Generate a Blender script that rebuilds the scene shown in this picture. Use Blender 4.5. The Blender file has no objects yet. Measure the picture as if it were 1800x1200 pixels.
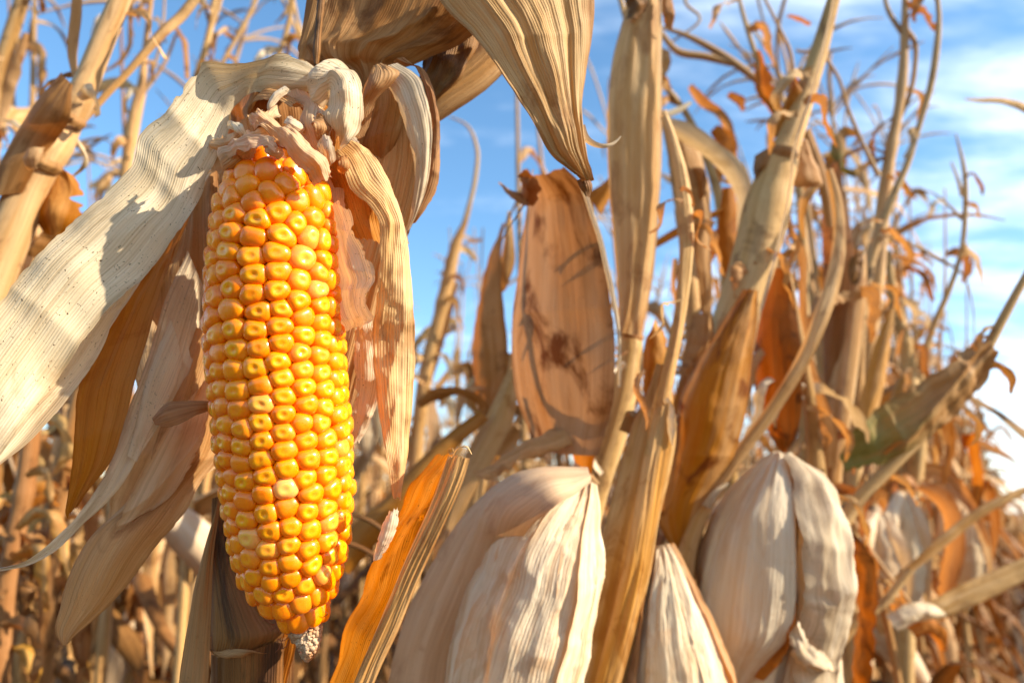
import bpy, math, random
import numpy as np
from mathutils import Vector

random.seed(7); np.random.seed(7)
SC = bpy.context.scene
COL = SC.collection
RAD = math.radians

# ------------------------------------------------------------------ camera, sky, sun, exposure
CAM_H, PITCH, FPX = 1.0, 14.0, 1200.0
cd = bpy.data.cameras.new('camera'); cam = bpy.data.objects.new('camera', cd); COL.objects.link(cam)
cd.sensor_width = 36.0; cd.lens = 24.0; cd.clip_start = 0.01; cd.clip_end = 3000
cam.location = (0, 0, CAM_H); cam.rotation_euler = (RAD(90 + PITCH), 0, 0)
cd.dof.use_dof = True; cd.dof.focus_distance = 0.236; cd.dof.aperture_fstop = 9.0
SC.camera = cam

SUN_AZ, SUN_EL = 108.0, 27.0
SKY_STRENGTH, SUN_STRENGTH, EXPOSURE = 0.132, 5.0, 1.05
W = bpy.data.worlds.new('World'); SC.world = W; W.use_nodes = True
nt = W.node_tree; nt.nodes.clear()
def wn(t, **k):
    n = nt.nodes.new(t)
    for a, b in k.items(): setattr(n, a, b)
    return n
def wm(op, a, b=None, c=None, clamp=False):
    n = wn('ShaderNodeMath', operation=op, use_clamp=clamp)
    for i, v in enumerate((a, b, c)):
        if v is None: continue
        if isinstance(v, (int, float)): n.inputs[i].default_value = v
        else: nt.links.new(v, n.inputs[i])
    return n.outputs[0]
sky = wn('ShaderNodeTexSky', sky_type='NISHITA', sun_disc=False, sun_elevation=RAD(SUN_EL), sun_rotation=RAD(SUN_AZ),
         altitude=0, air_density=1.0, dust_density=0.3, ozone_density=2.4)
tc = wn('ShaderNodeTexCoord'); sp = wn('ShaderNodeSeparateXYZ'); nt.links.new(tc.outputs['Generated'], sp.inputs[0])
dx, dy, dz = sp.outputs
den = wm('ADD', wm('MAXIMUM', dz, 0.0), 0.16)
cx = wm('DIVIDE', dx, den); cy = wm('DIVIDE', dy, den)
cv = wn('ShaderNodeCombineXYZ'); nt.links.new(cx, cv.inputs[0]); nt.links.new(wm('MULTIPLY', cy, 2.6), cv.inputs[1])
n1 = wn('ShaderNodeTexNoise'); n1.inputs['Scale'].default_value = 1.15; n1.inputs['Detail'].default_value = 7; n1.inputs['Roughness'].default_value = .58; n1.inputs['Distortion'].default_value = .5
nt.links.new(cv.outputs[0], n1.inputs['Vector'])
n2 = wn('ShaderNodeTexNoise'); n2.inputs['Scale'].default_value = 4.0; n2.inputs['Detail'].default_value = 6; n2.inputs['Roughness'].default_value = .65
nt.links.new(cv.outputs[0], n2.inputs['Vector'])
nz = wm('ADD', wm('MULTIPLY', n1.outputs[0], .75), wm('MULTIPLY', n2.outputs[0], .25))
bias = wm('MULTIPLY_ADD', dx, 0.22, 0.0)                                    # the cloud bank lies towards the east
low = wm('MULTIPLY', wm('SUBTRACT', 0.42, dz, clamp=True), 0.10)
cov = wm('ADD', wm('ADD', nz, bias), low)
cm = wn('ShaderNodeMapRange', interpolation_type='SMOOTHSTEP'); nt.links.new(cov, cm.inputs[0])
cm.inputs[1].default_value = .50; cm.inputs[2].default_value = .86; cm.inputs[3].default_value = 0.0; cm.inputs[4].default_value = .86
mx = wn('ShaderNodeMix', data_type='RGBA'); nt.links.new(cm.outputs[0], mx.inputs[0]); hs = wn('ShaderNodeHueSaturation'); hs.inputs['Hue'].default_value = .493; hs.inputs['Saturation'].default_value = 1.12; hs.inputs['Value'].default_value = 1.12; nt.links.new(sky.outputs[0], hs.inputs['Color']); nt.links.new(hs.outputs[0], mx.inputs[6])
mx.inputs[7].default_value = (7.2, 7.7, 8.3, 1)
bg = wn('ShaderNodeBackground'); bg.inputs[1].default_value = SKY_STRENGTH; nt.links.new(mx.outputs[2], bg.inputs[0])
wo = wn('ShaderNodeOutputWorld'); nt.links.new(bg.outputs[0], wo.inputs[0])

sl = bpy.data.lights.new('sun', 'SUN'); sun = bpy.data.objects.new('sun', sl); COL.objects.link(sun)
sl.energy = SUN_STRENGTH; sl.angle = RAD(0.53); sl.color = (1.0, 0.89, 0.70)
sdir = Vector((math.cos(RAD(SUN_EL)) * math.sin(RAD(SUN_AZ)), math.cos(RAD(SUN_EL)) * math.cos(RAD(SUN_AZ)), math.sin(RAD(SUN_EL))))
sun.rotation_euler = sdir.to_track_quat('Z', 'Y').to_euler(); sun.location = (3, -2, 4)

SC.view_settings.view_transform = 'Standard'; SC.view_settings.look = 'None'
SC.view_settings.exposure = EXPOSURE; SC.view_settings.gamma = 1.0; SC.view_settings.use_curve_mapping = False
SC.render.engine = 'CYCLES'
cy_ = SC.cycles
cy_.use_denoising = True; cy_.max_bounces = 7; cy_.diffuse_bounces = 4; cy_.transmission_bounces = 5; cy_.glossy_bounces = 2
cy_.transparent_max_bounces = 4; cy_.caustics_reflective = False; cy_.caustics_refractive = False
cy_.sample_clamp_indirect = 6.0
try:
    cy_.denoiser = 'OPENIMAGEDENOISE'; cy_.denoising_input_passes = 'RGB_ALBEDO_NORMAL'
except Exception: pass

# ------------------------------------------------------------------ geometry helpers
CP = np.array([0, 0, CAM_H]); CF = np.array([0, math.cos(RAD(PITCH)), math.sin(RAD(PITCH))])
CR = np.array([1.0, 0, 0]); CU = np.array([0, -math.sin(RAD(PITCH)), math.cos(RAD(PITCH))])
def P(px, py, d):
    """the world point seen at photograph pixel (px, py) at depth d"""
    return CP + d * (CF + (px - 900.0) / FPX * CR + (600.0 - py) / FPX * CU)

def _hash(ix, iy, iz, seed):
    h = (ix * 374761393 + iy * 668265263 + iz * 2147483647 + seed * 1274126177) & 0xFFFFFFFF
    h = ((h ^ (h >> 13)) * 1274126177) & 0xFFFFFFFF
    return ((h ^ (h >> 16)) & 0xFFFFFF) / float(0xFFFFFF) * 2 - 1
def vn(x, y=0.0, z=0.0, seed=0):
    x, y, z = np.broadcast_arrays(np.asarray(x, float), np.asarray(y, float), np.asarray(z, float))
    ix, iy, iz = (np.floor(a).astype(np.int64) for a in (x, y, z))
    fx, fy, fz = x - ix, y - iy, z - iz
    fx, fy, fz = (f * f * (3 - 2 * f) for f in (fx, fy, fz))
    def c(a, b, g): return _hash(ix + a, iy + b, iz + g, seed)
    def lx(b, g): return c(0, b, g) * (1 - fx) + c(1, b, g) * fx
    return (lx(0, 0) * (1 - fy) + lx(1, 0) * fy) * (1 - fz) + (lx(0, 1) * (1 - fy) + lx(1, 1) * fy) * fz
def fbm(x, y=0.0, z=0.0, seed=0, o=3):
    s, a, f = 0, 1.0, 1.0
    for k in range(o):
        s = s + a * vn(np.asarray(x) * f, np.asarray(y) * f, np.asarray(z) * f, seed + k * 17); a *= .5; f *= 2.1
    return s / 1.75

def curve(K, t):
    """smooth curve through the rows of K; t (any shape) in 0..1 by chord length"""
    K = np.asarray(K, float); t = np.asarray(t, float)
    seg = np.linalg.norm(np.diff(K[:, :3], axis=0), axis=1) + 1e-9
    T = np.concatenate([[0], np.cumsum(seg)]); T /= T[-1]
    m = np.zeros_like(K)
    m[1:-1] = ((K[2:] - K[1:-1]) / (T[2:] - T[1:-1])[:, None] * (T[1:-1] - T[:-2])[:, None] +
               (K[1:-1] - K[:-2]) / (T[1:-1] - T[:-2])[:, None] * (T[2:] - T[1:-1])[:, None]) / (T[2:] - T[:-2])[:, None]
    m[0] = (K[1] - K[0]) / (T[1] - T[0]); m[-1] = (K[-1] - K[-2]) / (T[-1] - T[-2])
    i = np.clip(np.searchsorted(T, t, side='right') - 1, 0, len(K) - 2)
    h = (T[i + 1] - T[i]); s = (t - T[i]) / h
    s, h = s[..., None], h[..., None]
    return ((2*s**3 - 3*s**2 + 1) * K[i] + (s**3 - 2*s**2 + s) * h * m[i] + (-2*s**3 + 3*s**2) * K[i+1] + (s**3 - s**2) * h * m[i+1])

def unit(a): return a / (np.linalg.norm(a, axis=-1, keepdims=True) + 1e-12)

def mesh_from(name, V, Fq, uv=None, mat=None, smooth=True, attrs=None):
    me = bpy.data.meshes.new(name)
    V = np.asarray(V, float).reshape(-1, 3)
    if isinstance(Fq, np.ndarray):
        n = len(Fq); me.vertices.add(len(V)); me.vertices.foreach_set('co', V.ravel())
        me.loops.add(n * 4); me.loops.foreach_set('vertex_index', Fq.astype(np.int32).ravel())
        me.polygons.add(n); me.polygons.foreach_set('loop_start', np.arange(0, n * 4, 4, dtype=np.int32))
        try: me.polygons.foreach_set('loop_total', np.full(n, 4, dtype=np.int32))
        except Exception: pass
        me.update(calc_edges=True)
    else:
        me.from_pydata([tuple(v) for v in V], [], [tuple(int(i) for i in f) for f in Fq])
    if uv is not None:
        ul = me.uv_layers.new(name='fibre')
        li = np.empty(len(me.loops), dtype=np.int32); me.loops.foreach_get('vertex_index', li)
        ul.data.foreach_set('uv', np.asarray(uv, np.float32).reshape(-1, 2)[li].ravel())
    for k, a in (attrs or {}).items():
        at = me.attributes.new(k, 'FLOAT', 'POINT'); at.data.foreach_set('value', np.asarray(a, np.float32).ravel())
    if smooth: me.polygons.foreach_set('use_smooth', np.ones(len(me.polygons), dtype=bool))
    if mat: me.materials.append(mat)
    return me

def obj(name, me, parent=None, label=None):
    o = bpy.data.objects.new(name, me); COL.objects.link(o)
    if parent is not None:
        o.parent = parent
    if label: o['label'] = label
    return o
def thing(name, label, cat, loc=(0, 0, 0), group=None):
    o = bpy.data.objects.new(name, None); COL.objects.link(o); o.location = tuple(float(c) for c in loc)
    o.empty_display_size = .02
    o['label'] = label; o['category'] = cat
    if group: o['group'] = group
    return o
def rel(V, parent):
    p = parent
    off = np.zeros(3)
    while p is not None:
        off = off + np.array(p.location); p = p.parent
    return np.asarray(V, float) - off

def grid_faces(nv, nu, closed=False):
    i, j = np.meshgrid(np.arange(nv - 1), np.arange(nu if closed else nu - 1), indexing='ij')
    j2 = (j + 1) % nu if closed else j + 1
    return np.stack([i * nu + j, i * nu + j2, (i + 1) * nu + j2, (i + 1) * nu + j], -1).reshape(-1, 4)

SEED = [100]; LAST = {}
def sheet_mesh(name, L, R, b, mat, nu=14, nv=40, pleat=(0, 1), crump=(0, 1), ruffle=(0, 1), rag=0.0, ragf=9.0, side=0.0, sidef=20.0,
               fold=0.0, hook=0.0, crease=None, tears=0, face=None, start_rag=0.0, jag=0.0):
    """a leaf or husk between two edge curves: fibre pleats, crumples, ruffled edges, torn ends"""
    SEED[0] += 13; sd = SEED[0]
    L = np.asarray(L, float); R = np.asarray(R, float); b = np.asarray(b, float).reshape(-1, 1)
    M = (L + R) / 2
    K = np.concatenate([M, L, R, b], axis=1)
    u = np.linspace(0, 1, nu)[None, :]; v = np.linspace(0, 1, nv)[:, None]
    U = np.repeat(u, nv, 0); Vv = np.repeat(v, nu, 1)
    t = Vv.copy()
    if rag:
        e = rag * (0.5 + 0.5 * fbm(U * ragf, 0.3, 0, sd + 1, 4)) ; t = Vv * (1 - e)
    if start_rag:
        e = start_rag * (0.5 + 0.5 * fbm(U * ragf, 7.3, 0, sd + 2, 4)); t = e + t * (1 - e)
    C = curve(K, np.clip(t, 0, 1))
    Lc, Rc, bc = C[..., 3:6], C[..., 6:9], C[..., 9:10]
    c0 = curve(K, np.clip(t - .01, 0, 1)); c1 = curve(K, np.clip(t + .01, 0, 1))
    T = unit(c1[..., 0:3] - c0[..., 0:3])
    Wv = Rc - Lc; w = np.linalg.norm(Wv, axis=-1, keepdims=True)
    n = unit(np.cross(T, Wv))
    toc = (CP if face is None else np.asarray(face)) - C[..., 0:3]
    if (n * unit(toc)).sum() < 0: n = -n
    ue = U.copy()
    if side:
        lm = np.maximum(0, fbm(t * sidef, 0, 0, sd + 3, 5) + .10) * side + np.maximum(0, fbm(t * sidef * .6, 9, 0, sd + 11, 4) - .38) * side * 5
        rm = np.maximum(0, fbm(t * sidef, 5, 0, sd + 4, 5) + .10) * side + np.maximum(0, fbm(t * sidef * .6, 13, 0, sd + 12, 4) - .38) * side * 5
        lm = np.minimum(lm, .42); rm = np.minimum(rm, .42)
        ue = lm + U * (1 - lm - rm)
    if jag:
        lm = (np.abs(((t * sidef * 1.0 + fbm(t * sidef * .7, 2, 0, sd + 8, 2)) % 1.0)) ** 1.6) * jag
        ue = U * (1 - lm)
    seglen = np.linalg.norm(np.diff(M, axis=0), axis=1).sum(); wm_ = float(w.mean())
    um = (ue - .5) * wm_; vm = t * seglen
    pos = Lc * (1 - ue[..., None]) + Rc * ue[..., None] + n * bc * w * 4 * (ue * (1 - ue))[..., None]
    disp = np.zeros_like(U)
    if pleat[0]:
        disp += pleat[0] * (fbm(um / pleat[1], vm / (pleat[1] * 22), 0, sd + 5, 3) * 1.4)
    if crump[0]:
        disp += crump[0] * fbm(pos[..., 0] / crump[1], pos[..., 1] / crump[1], pos[..., 2] / crump[1] * .6, sd + 6, 3)
    cr_ = crease if crease is not None else (crump[0] * 1.0, max(crump[1] * 1.1, .012))
    if cr_[0]:
        rn = 1 - np.abs(fbm(um / cr_[1] + vm / (cr_[1] * 6), vm / (cr_[1] * 3.2), 0, sd + 21, 2)) * 2.2
        rx_ = 1 - np.abs(fbm(um / (cr_[1] * 2.5), vm / (cr_[1] * 1.1), 3.3, sd + 22, 2)) * 2.6
        disp += cr_[0] * (np.maximum(rn, 0) ** 1.5 * .9 + np.maximum(rx_, 0) ** 2 * .35)
    if fold: disp += -fold * wm_ * (1 - np.abs(2 * ue - 1))
    if ruffle[0]:
        e = np.abs(2 * ue - 1) ** 2.5
        disp += ruffle[0] * e * fbm(vm / ruffle[1], np.sign(ue - .5) * 4, 0, sd + 7, 2)
    if hook: disp += hook * w[..., 0] * np.maximum(0, np.abs(2 * ue - 1) - .8) * 5
    pos = pos + n * disp[..., None]
    Fq = grid_faces(nv, nu)
    if tears:
        rng = np.random.RandomState(sd); kill = np.zeros(len(Fq), bool)
        for _ in range(tears):
            j = rng.randint(1, nu - 2); i0 = nv - 2; ln = rng.randint(nv // 10, nv // 3)
            for i in range(i0 - ln, i0 + 1): kill[i * (nu - 1) + j] = True
        Fq = Fq[~kill]
    LAST['edge'] = np.abs(2 * U - 1).ravel(); LAST['along'] = Vv.ravel()
    return pos.reshape(-1, 3), Fq, np.stack([um, vm], -1).reshape(-1, 2)

def sheet(name, rows, mat, parent, label=None, **k):
    """rows: (lx, ly, ld, rx, ry, rd, bulge) in photograph pixels and metres of depth"""
    L = [P(r[0], r[1], r[2]) for r in rows]; R = [P(r[3], r[4], r[5]) for r in rows]
    V, Fq, uv = sheet_mesh(name, L, R, [r[6] for r in rows], mat, **k)
    return obj(name, mesh_from(name, rel(V, parent), Fq, uv, mat, attrs=dict(LAST)), parent, label)

def blade_rows(pts, bulge=.15):
    C = np.array([P(p[0], p[1], p[2]) for p in pts]); T = unit(np.gradient(C, axis=0))
    L, R, B = [], [], []
    for c, tt, p in zip(C, T, pts):
        ray = unit(c - CP); wv = unit(np.cross(tt, ray)); wv2 = np.cross(tt, wv)
        a = RAD(p[4] if len(p) > 4 else 20); d = wv * math.cos(a) + wv2 * math.sin(a)
        h = p[3] * p[2] / FPX / 2
        L.append(c - d * h); R.append(c + d * h); B.append(p[5] if len(p) > 5 else bulge)
    return L, R, B
def blade(name, pts, mat, parent, label=None, bulge=.15, **k):
    """pts: (px, py, depth, width in pixels, twist in degrees, bulge)"""
    L, R, B = blade_rows(pts, bulge)
    k.setdefault('nu', 9); k.setdefault('nv', 30)
    V, Fq, uv = sheet_mesh(name, L, R, B, mat, **k)
    return obj(name, mesh_from(name, rel(V, parent), Fq, uv, mat, attrs=dict(LAST)), parent, label)

def tube_arrays(C, r, ns=16, nv=40, nodes=(), ribs=0, ribamp=0.0, flat=1.0, flatdir=None, lump=0.0, cap=True):
    K = np.concatenate([np.asarray(C, float), np.asarray(r, float).reshape(-1, 1)], 1)
    t = np.linspace(0, 1, nv)
    for nd in nodes: t = np.concatenate([t, nd + np.linspace(-.012, .012, 9)])
    t = np.unique(np.clip(t, 0, 1)); nv = len(t)
    Q = curve(K, t); c = Q[:, :3]; rr = np.abs(Q[:, 3])
    T = unit(np.gradient(c, t, axis=0))
    ref = np.array([0.03, -1.0, 0.02]) if flatdir is None else np.asarray(flatdir, float)
    a = unit(np.cross(T, ref)); bb = np.cross(a, T)
    th = np.linspace(0, 2 * math.pi, ns, endpoint=False)[None, :]
    R_ = np.repeat(rr[:, None], ns, 1)
    for nd in nodes:
        q = (t[:, None] - nd) / .007
        R_ *= 1 + .13 * np.exp(-q ** 2) - .05 * np.exp(-((t[:, None] - nd - .012) / .006) ** 2)
    if ribs: R_ *= 1 + ribamp * np.cos(th * ribs + 2 * fbm(t[:, None] * 4, 0, 0, 5)) + ribamp * .7 * vn(th * ribs / 3, t[:, None] * 3, 0, 77)
    if lump: R_ *= 1 + lump * fbm(np.cos(th) * 1.5, np.sin(th) * 1.5, t[:, None] * 14, 31)
    V = c[:, None] + a[:, None] * (np.cos(th) * R_)[..., None] + bb[:, None] * (np.sin(th) * R_ * flat)[..., None]
    seglen = np.linalg.norm(np.diff(c, axis=0), axis=1).sum()
    uv = np.stack([np.repeat(th * rr.mean(), nv, 0), np.repeat((t * seglen)[:, None], ns, 1)], -1)
    Fq = grid_faces(nv, ns, True)
    return V.reshape(-1, 3), Fq, uv.reshape(-1, 2)
def tube(name, pts, mat, parent, label=None, **k):
    """pts: (px, py, depth, width in pixels)"""
    C = [P(p[0], p[1], p[2]) for p in pts]; r = [p[3] * p[2] / FPX / 2 for p in pts]
    V, Fq, uv = tube_arrays(C, r, **k)
    return obj(name, mesh_from(name, rel(V, parent), Fq, uv, mat), parent, label)

def merge(parts):
    Vs, Fs, Us, o = [], [], [], 0
    for V, Fq, uv in parts:
        Vs.append(V); Fs.append(Fq + o); Us.append(uv); o += len(V)
    return np.concatenate(Vs), np.concatenate(Fs), np.concatenate(Us)

# ------------------------------------------------------------------ materials
class NB:
    def __init__(s, name):
        s.m = bpy.data.materials.new(name); s.m.use_nodes = True; s.t = s.m.node_tree; s.t.nodes.clear()
    def n(s, t, **k):
        x = s.t.nodes.new(t)
        for a, b in k.items(): setattr(x, a, b)
        return x
    def l(s, a, b): s.t.links.new(a, b)
    def math(s, op, a, b=None, c=None, clamp=False):
        n = s.n('ShaderNodeMath', operation=op, use_clamp=clamp)
        for i, v in enumerate((a, b, c)):
            if v is None: continue
            if isinstance(v, (int, float)): n.inputs[i].default_value = v
            else: s.l(v, n.inputs[i])
        return n.outputs[0]
    def noise(s, vec, scale=1.0, detail=3, rough=.55, dist=0.0):
        n = s.n('ShaderNodeTexNoise'); s.l(vec, n.inputs['Vector']); n.inputs['Scale'].default_value = scale
        n.inputs['Detail'].default_value = detail; n.inputs['Roughness'].default_value = rough; n.inputs['Distortion'].default_value = dist
        return n.outputs[0]
    def rng(s, v, a, b, c=0.0, d=1.0, smooth=True):
        n = s.n('ShaderNodeMapRange', interpolation_type='SMOOTHSTEP' if smooth else 'LINEAR'); s.l(v, n.inputs[0])
        for i, q in enumerate((a, b, c, d)): n.inputs[i + 1].default_value = q
        return n.outputs[0]
    def mix(s, f, a, b, mode='MIX'):
        n = s.n('ShaderNodeMix', data_type='RGBA', blend_type=mode)
        for i, v in ((0, f), (6, a), (7, b)):
            if isinstance(v, (int, float)): n.inputs[i].default_value = v
            elif isinstance(v, tuple): n.inputs[i].default_value = (*v, 1) if len(v) == 3 else v
            else: s.l(v, n.inputs[i])
        return n.outputs[2]
    def comb(s, x, y, z):
        n = s.n('ShaderNodeCombineXYZ')
        for i, v in enumerate((x, y, z)):
            if isinstance(v, (int, float)): n.inputs[i].default_value = v
            else: s.l(v, n.inputs[i])
        return n.outputs[0]
def sc(c, k): return tuple(min(1, x * k) for x in c)

def dry(name, pale, mid, dark, stain, stain_amt=.4, speck=.5, trans=.35, tcol=None, vein=1180.0, vein_dark=.24, bump=.5, rough=.62, crinkle=.3, streak=110.0, var=.12, sat=1.14, wrinkle=0.0, hue=.491, base_green=None, stsc=1.0, stth=.52):
    """dried maize tissue: long fibres, veins, weather stains, mould specks, light passing through"""
    q = NB(name)
    uvn = q.n('ShaderNodeUVMap', uv_map='fibre'); se = q.n('ShaderNodeSeparateXYZ'); q.l(uvn.outputs[0], se.inputs[0])
    u, v = se.outputs[0], se.outputs[1]
    oi = q.n('ShaderNodeObjectInfo'); rnd = q.math('MULTIPLY', oi.outputs['Random'], 91.0)
    wob = q.noise(q.comb(q.math('MULTIPLY', u, 40), q.math('MULTIPLY', v, 14), rnd), 1, 2)
    uw = q.math('ADD', u, q.math('MULTIPLY', wob, .0005))
    med = q.noise(q.comb(q.math('MULTIPLY', uw, streak), q.math('MULTIPLY', v, 5), rnd), 1, 4, .6)
    fine = q.noise(q.comb(q.math('MULTIPLY', uw, 1700), q.math('MULTIPLY', v, 14), rnd), 1, 3, .6)
    big = q.noise(q.comb(q.math('MULTIPLY', u, 30), q.math('MULTIPLY', v, 13), rnd), 1, 4, .6, .4)
    ph = q.math('ADD', q.math('MULTIPLY', uw, vein * 6.2832), q.math('MULTIPLY', q.noise(q.comb(q.math('MULTIPLY', uw, 420), q.math('MULTIPLY', v, 6), rnd), 1, 2), 9.0))
    vs = q.math('MULTIPLY_ADD', q.math('SINE', ph), .5, .5)
    vsd = q.math('MULTIPLY', q.math('POWER', vs, 3.0), q.rng(fine, .3, .7, .35, 1.0))
    col = q.mix(q.rng(med, .33, .68), pale, mid)
    col = q.mix(q.rng(big, .5, .72, 0, .65), col, mid)
    col = q.mix(q.math('MULTIPLY', q.rng(fine, .48, .72), .45), col, dark)
    col = q.mix(q.math('MULTIPLY', vsd, vein_dark), col, dark)
    st = q.noise(q.comb(q.math('MULTIPLY', u, 55 * stsc), q.math('MULTIPLY', v, 24 * stsc), q.math('ADD', rnd, 31.0)), 1, 5, .65, .8)
    st2 = q.math('MULTIPLY', q.rng(st, stth, stth + .16), stain_amt)
    col = q.mix(st2, col, stain)
    sk = q.noise(q.comb(q.math('MULTIPLY', u, 1500), q.math('MULTIPLY', v, 1000), rnd), 1, 3, .6)
    skm = q.noise(q.comb(q.math('MULTIPLY', u, 60), q.math('MULTIPLY', v, 45), q.math('ADD', rnd, 9.0)), 1, 2, .5)
    skf = q.math('MULTIPLY', q.math('MULTIPLY', q.rng(sk, .64, .70), q.rng(skm, .38, .58)), speck)
    col = q.mix(skf, col, (.075, .045, .02))
    ed = q.n('ShaderNodeAttribute', attribute_name='edge').outputs['Fac']
    em = q.math('ADD', ed, q.math('MULTIPLY', q.math('SUBTRACT', big, .5), .5))
    col = q.mix(q.rng(em, .86, 1.06, 0, .55), col, stain)
    if base_green:
        al = q.n('ShaderNodeAttribute', attribute_name='along').outputs['Fac']
        gm = q.math('ADD', al, q.math('MULTIPLY', q.math('SUBTRACT', med, .5), .9))
        col = q.mix(q.rng(gm, .55, .02, 0, .85), col, base_green)
    if True:
        hsv = q.n('ShaderNodeHueSaturation'); hsv.inputs['Saturation'].default_value = sat; q.l(col, hsv.inputs['Color'])
        q.l(q.math('MULTIPLY_ADD', oi.outputs['Random'], var * 2, 1 - var), hsv.inputs['Value'])
        r2 = q.math('FRACT', q.math('MULTIPLY', oi.outputs['Random'], 17.3)); q.l(q.math('MULTIPLY_ADD', r2, .010, hue - .005), hsv.inputs['Hue'])
        col = hsv.outputs[0]
    h = q.math('ADD', q.math('MULTIPLY', vs, .36), q.math('MULTIPLY', fine, .9))
    h = q.math('ADD', h, q.math('MULTIPLY', q.noise(q.comb(q.math('MULTIPLY', u, 260), q.math('MULTIPLY', v, 170), rnd), 1, 3, .6), crinkle * 2.5))
    if wrinkle: h = q.math('ADD', h, q.math('MULTIPLY', q.noise(q.comb(q.math('MULTIPLY', uw, 330), q.math('MULTIPLY', v, 38), rnd), 1, 4, .65, .6), wrinkle * 4))
    bp = q.n('ShaderNodeBump'); bp.inputs['Strength'].default_value = bump; bp.inputs['Distance'].default_value = .0005; q.l(h, bp.inputs['Height'])
    pr = q.n('ShaderNodeBsdfPrincipled'); q.l(col, pr.inputs['Base Color']); pr.inputs['Roughness'].default_value = rough
    pr.inputs['Specular IOR Level'].default_value = .28; q.l(bp.outputs[0], pr.inputs['Normal'])
    out = q.n('ShaderNodeOutputMaterial')
    if trans > 0:
        tr = q.n('ShaderNodeBsdfTranslucent'); tcx = q.mix(1.0, col, tcol or (1.0, .68, .34), 'MULTIPLY'); q.l(tcx, tr.inputs[0]); q.l(bp.outputs[0], tr.inputs['Normal'])
        ms = q.n('ShaderNodeMixShader'); ms.inputs[0].default_value = trans; q.l(pr.outputs[0], ms.inputs[1]); q.l(tr.outputs[0], ms.inputs[2]); q.l(ms.outputs[0], out.inputs[0])
    else: q.l(pr.outputs[0], out.inputs[0])
    return q.m

M = {}
M['husk_pale'] = dry('pale_husk', (.80, .69, .50), (.68, .54, .34), (.34, .23, .11), (.38, .26, .13), .50, 1.2, .30, (1, .78, .50), bump=.45, sat=1.04, hue=.494)
M['husk_tan'] = dry('tan_husk', (.66, .47, .26), (.52, .32, .14), (.26, .13, .045), (.26, .13, .05), .65, .6, .42, (1, .66, .32), bump=.7)
M['husk_orange'] = dry('orange_husk', (.60, .35, .13), (.50, .25, .07), (.30, .12, .025), (.30, .12, .03), .5, .4, .50, (1, .64, .26))
M['husk_flesh'] = dry('thin_inner_husk', (.80, .62, .41), (.70, .47, .27), (.42, .24, .11), (.46, .25, .11), .4, .3, .44, (1, .76, .50), bump=.55, sat=1.12, wrinkle=.3, hue=.498)
M['straw'] = dry('straw_leaf', (.72, .54, .30), (.54, .34, .14), (.24, .12, .04), (.26, .13, .05), .6, .5, .30, (1, .70, .34), bump=.8, vein_dark=.34)
M['leaf_brown'] = dry('brown_leaf', (.50, .32, .16), (.34, .18, .07), (.15, .065, .02), (.12, .055, .02), .8, .5, .36, (1, .62, .30))
M['leaf_orange'] = dry('orange_leaf', (.58, .34, .13), (.46, .22, .06), (.26, .09, .015), (.18, .06, .02), .6, .5, .46, (1, .62, .24))
M['leaf_glow'] = dry('glowing_sheath', (.72, .43, .15), (.56, .27, .06), (.28, .11, .02), (.22, .08, .015), .75, .8, .58, (1, .66, .20), bump=.7)
M['leaf_rust'] = dry('rust_leaf', (.44, .24, .09), (.32, .14, .04), (.14, .05, .015), (.06, .025, .01), .9, .3, .36, (1, .58, .24), streak=60)
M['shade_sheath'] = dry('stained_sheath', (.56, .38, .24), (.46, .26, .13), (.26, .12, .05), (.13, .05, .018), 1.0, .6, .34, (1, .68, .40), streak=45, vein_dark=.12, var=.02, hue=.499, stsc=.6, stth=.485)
M['mottled'] = dry('mottled_sheath', (.62, .43, .21), (.54, .26, .05), (.24, .10, .025), (.20, .07, .015), .95, .5, .25, (1, .62, .24), bump=.7, streak=70)
M['golden'] = dry('golden_sheath', (.60, .41, .20), (.50, .29, .09), (.25, .13, .04), (.30, .14, .04), .65, .4, .15, (1, .66, .3), bump=.7, vein_dark=.35)
M['ear_white'] = dry('white_ear_husk', (.80, .70, .52), (.70, .55, .36), (.46, .30, .16), (.54, .34, .18), .5, .25, .20, (1, .74, .5), bump=.8, streak=160, sat=1.16, hue=.492, wrinkle=.8, vein=700, vein_dark=.15)
M['stalk'] = dry('dry_stalk', (.60, .44, .24), (.46, .30, .13), (.24, .13, .05), (.18, .10, .045), .75, .6, 0, bump=.8)
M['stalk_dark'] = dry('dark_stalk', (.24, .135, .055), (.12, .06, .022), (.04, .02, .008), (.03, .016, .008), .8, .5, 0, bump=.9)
M['green'] = dry('half_green_leaf', (.50, .33, .17), (.40, .23, .10), (.20, .11, .04), (.22, .12, .05), .6, .4, .30, (.95, .75, .35), base_green=(.15, .16, .045))
M['purple'] = dry('reddish_husk', (.50, .25, .13), (.38, .16, .08), (.16, .06, .035), (.2, .08, .04), .4, .2, .3, (1, .5, .3), bump=.9)
M['field_leaf'] = dry('field_leaf', (.62, .46, .27), (.44, .27, .11), (.20, .10, .035), (.17, .08, .03), .7, 0, .32, (1, .62, .27), var=.35)
M['field_stalk'] = dry('field_stalk', (.50, .34, .17), (.36, .22, .09), (.19, .10, .04), (.16, .085, .035), .75, 0, 0, var=.25)
M['field_ear'] = dry('field_ear', (.74, .62, .45), (.62, .46, .29), (.42, .27, .15), (.46, .27, .14), .5, 0, .15, var=.2)
M['field_leaf_low'] = dry('old_shaded_field_leaf', (.30, .17, .07), (.18, .095, .036), (.09, .045, .018), (.08, .04, .015), .7, 0, .28, (1, .60, .26), var=.4)  # older, browner lower leaves; missing shade low in the rows also put into the colour
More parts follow.
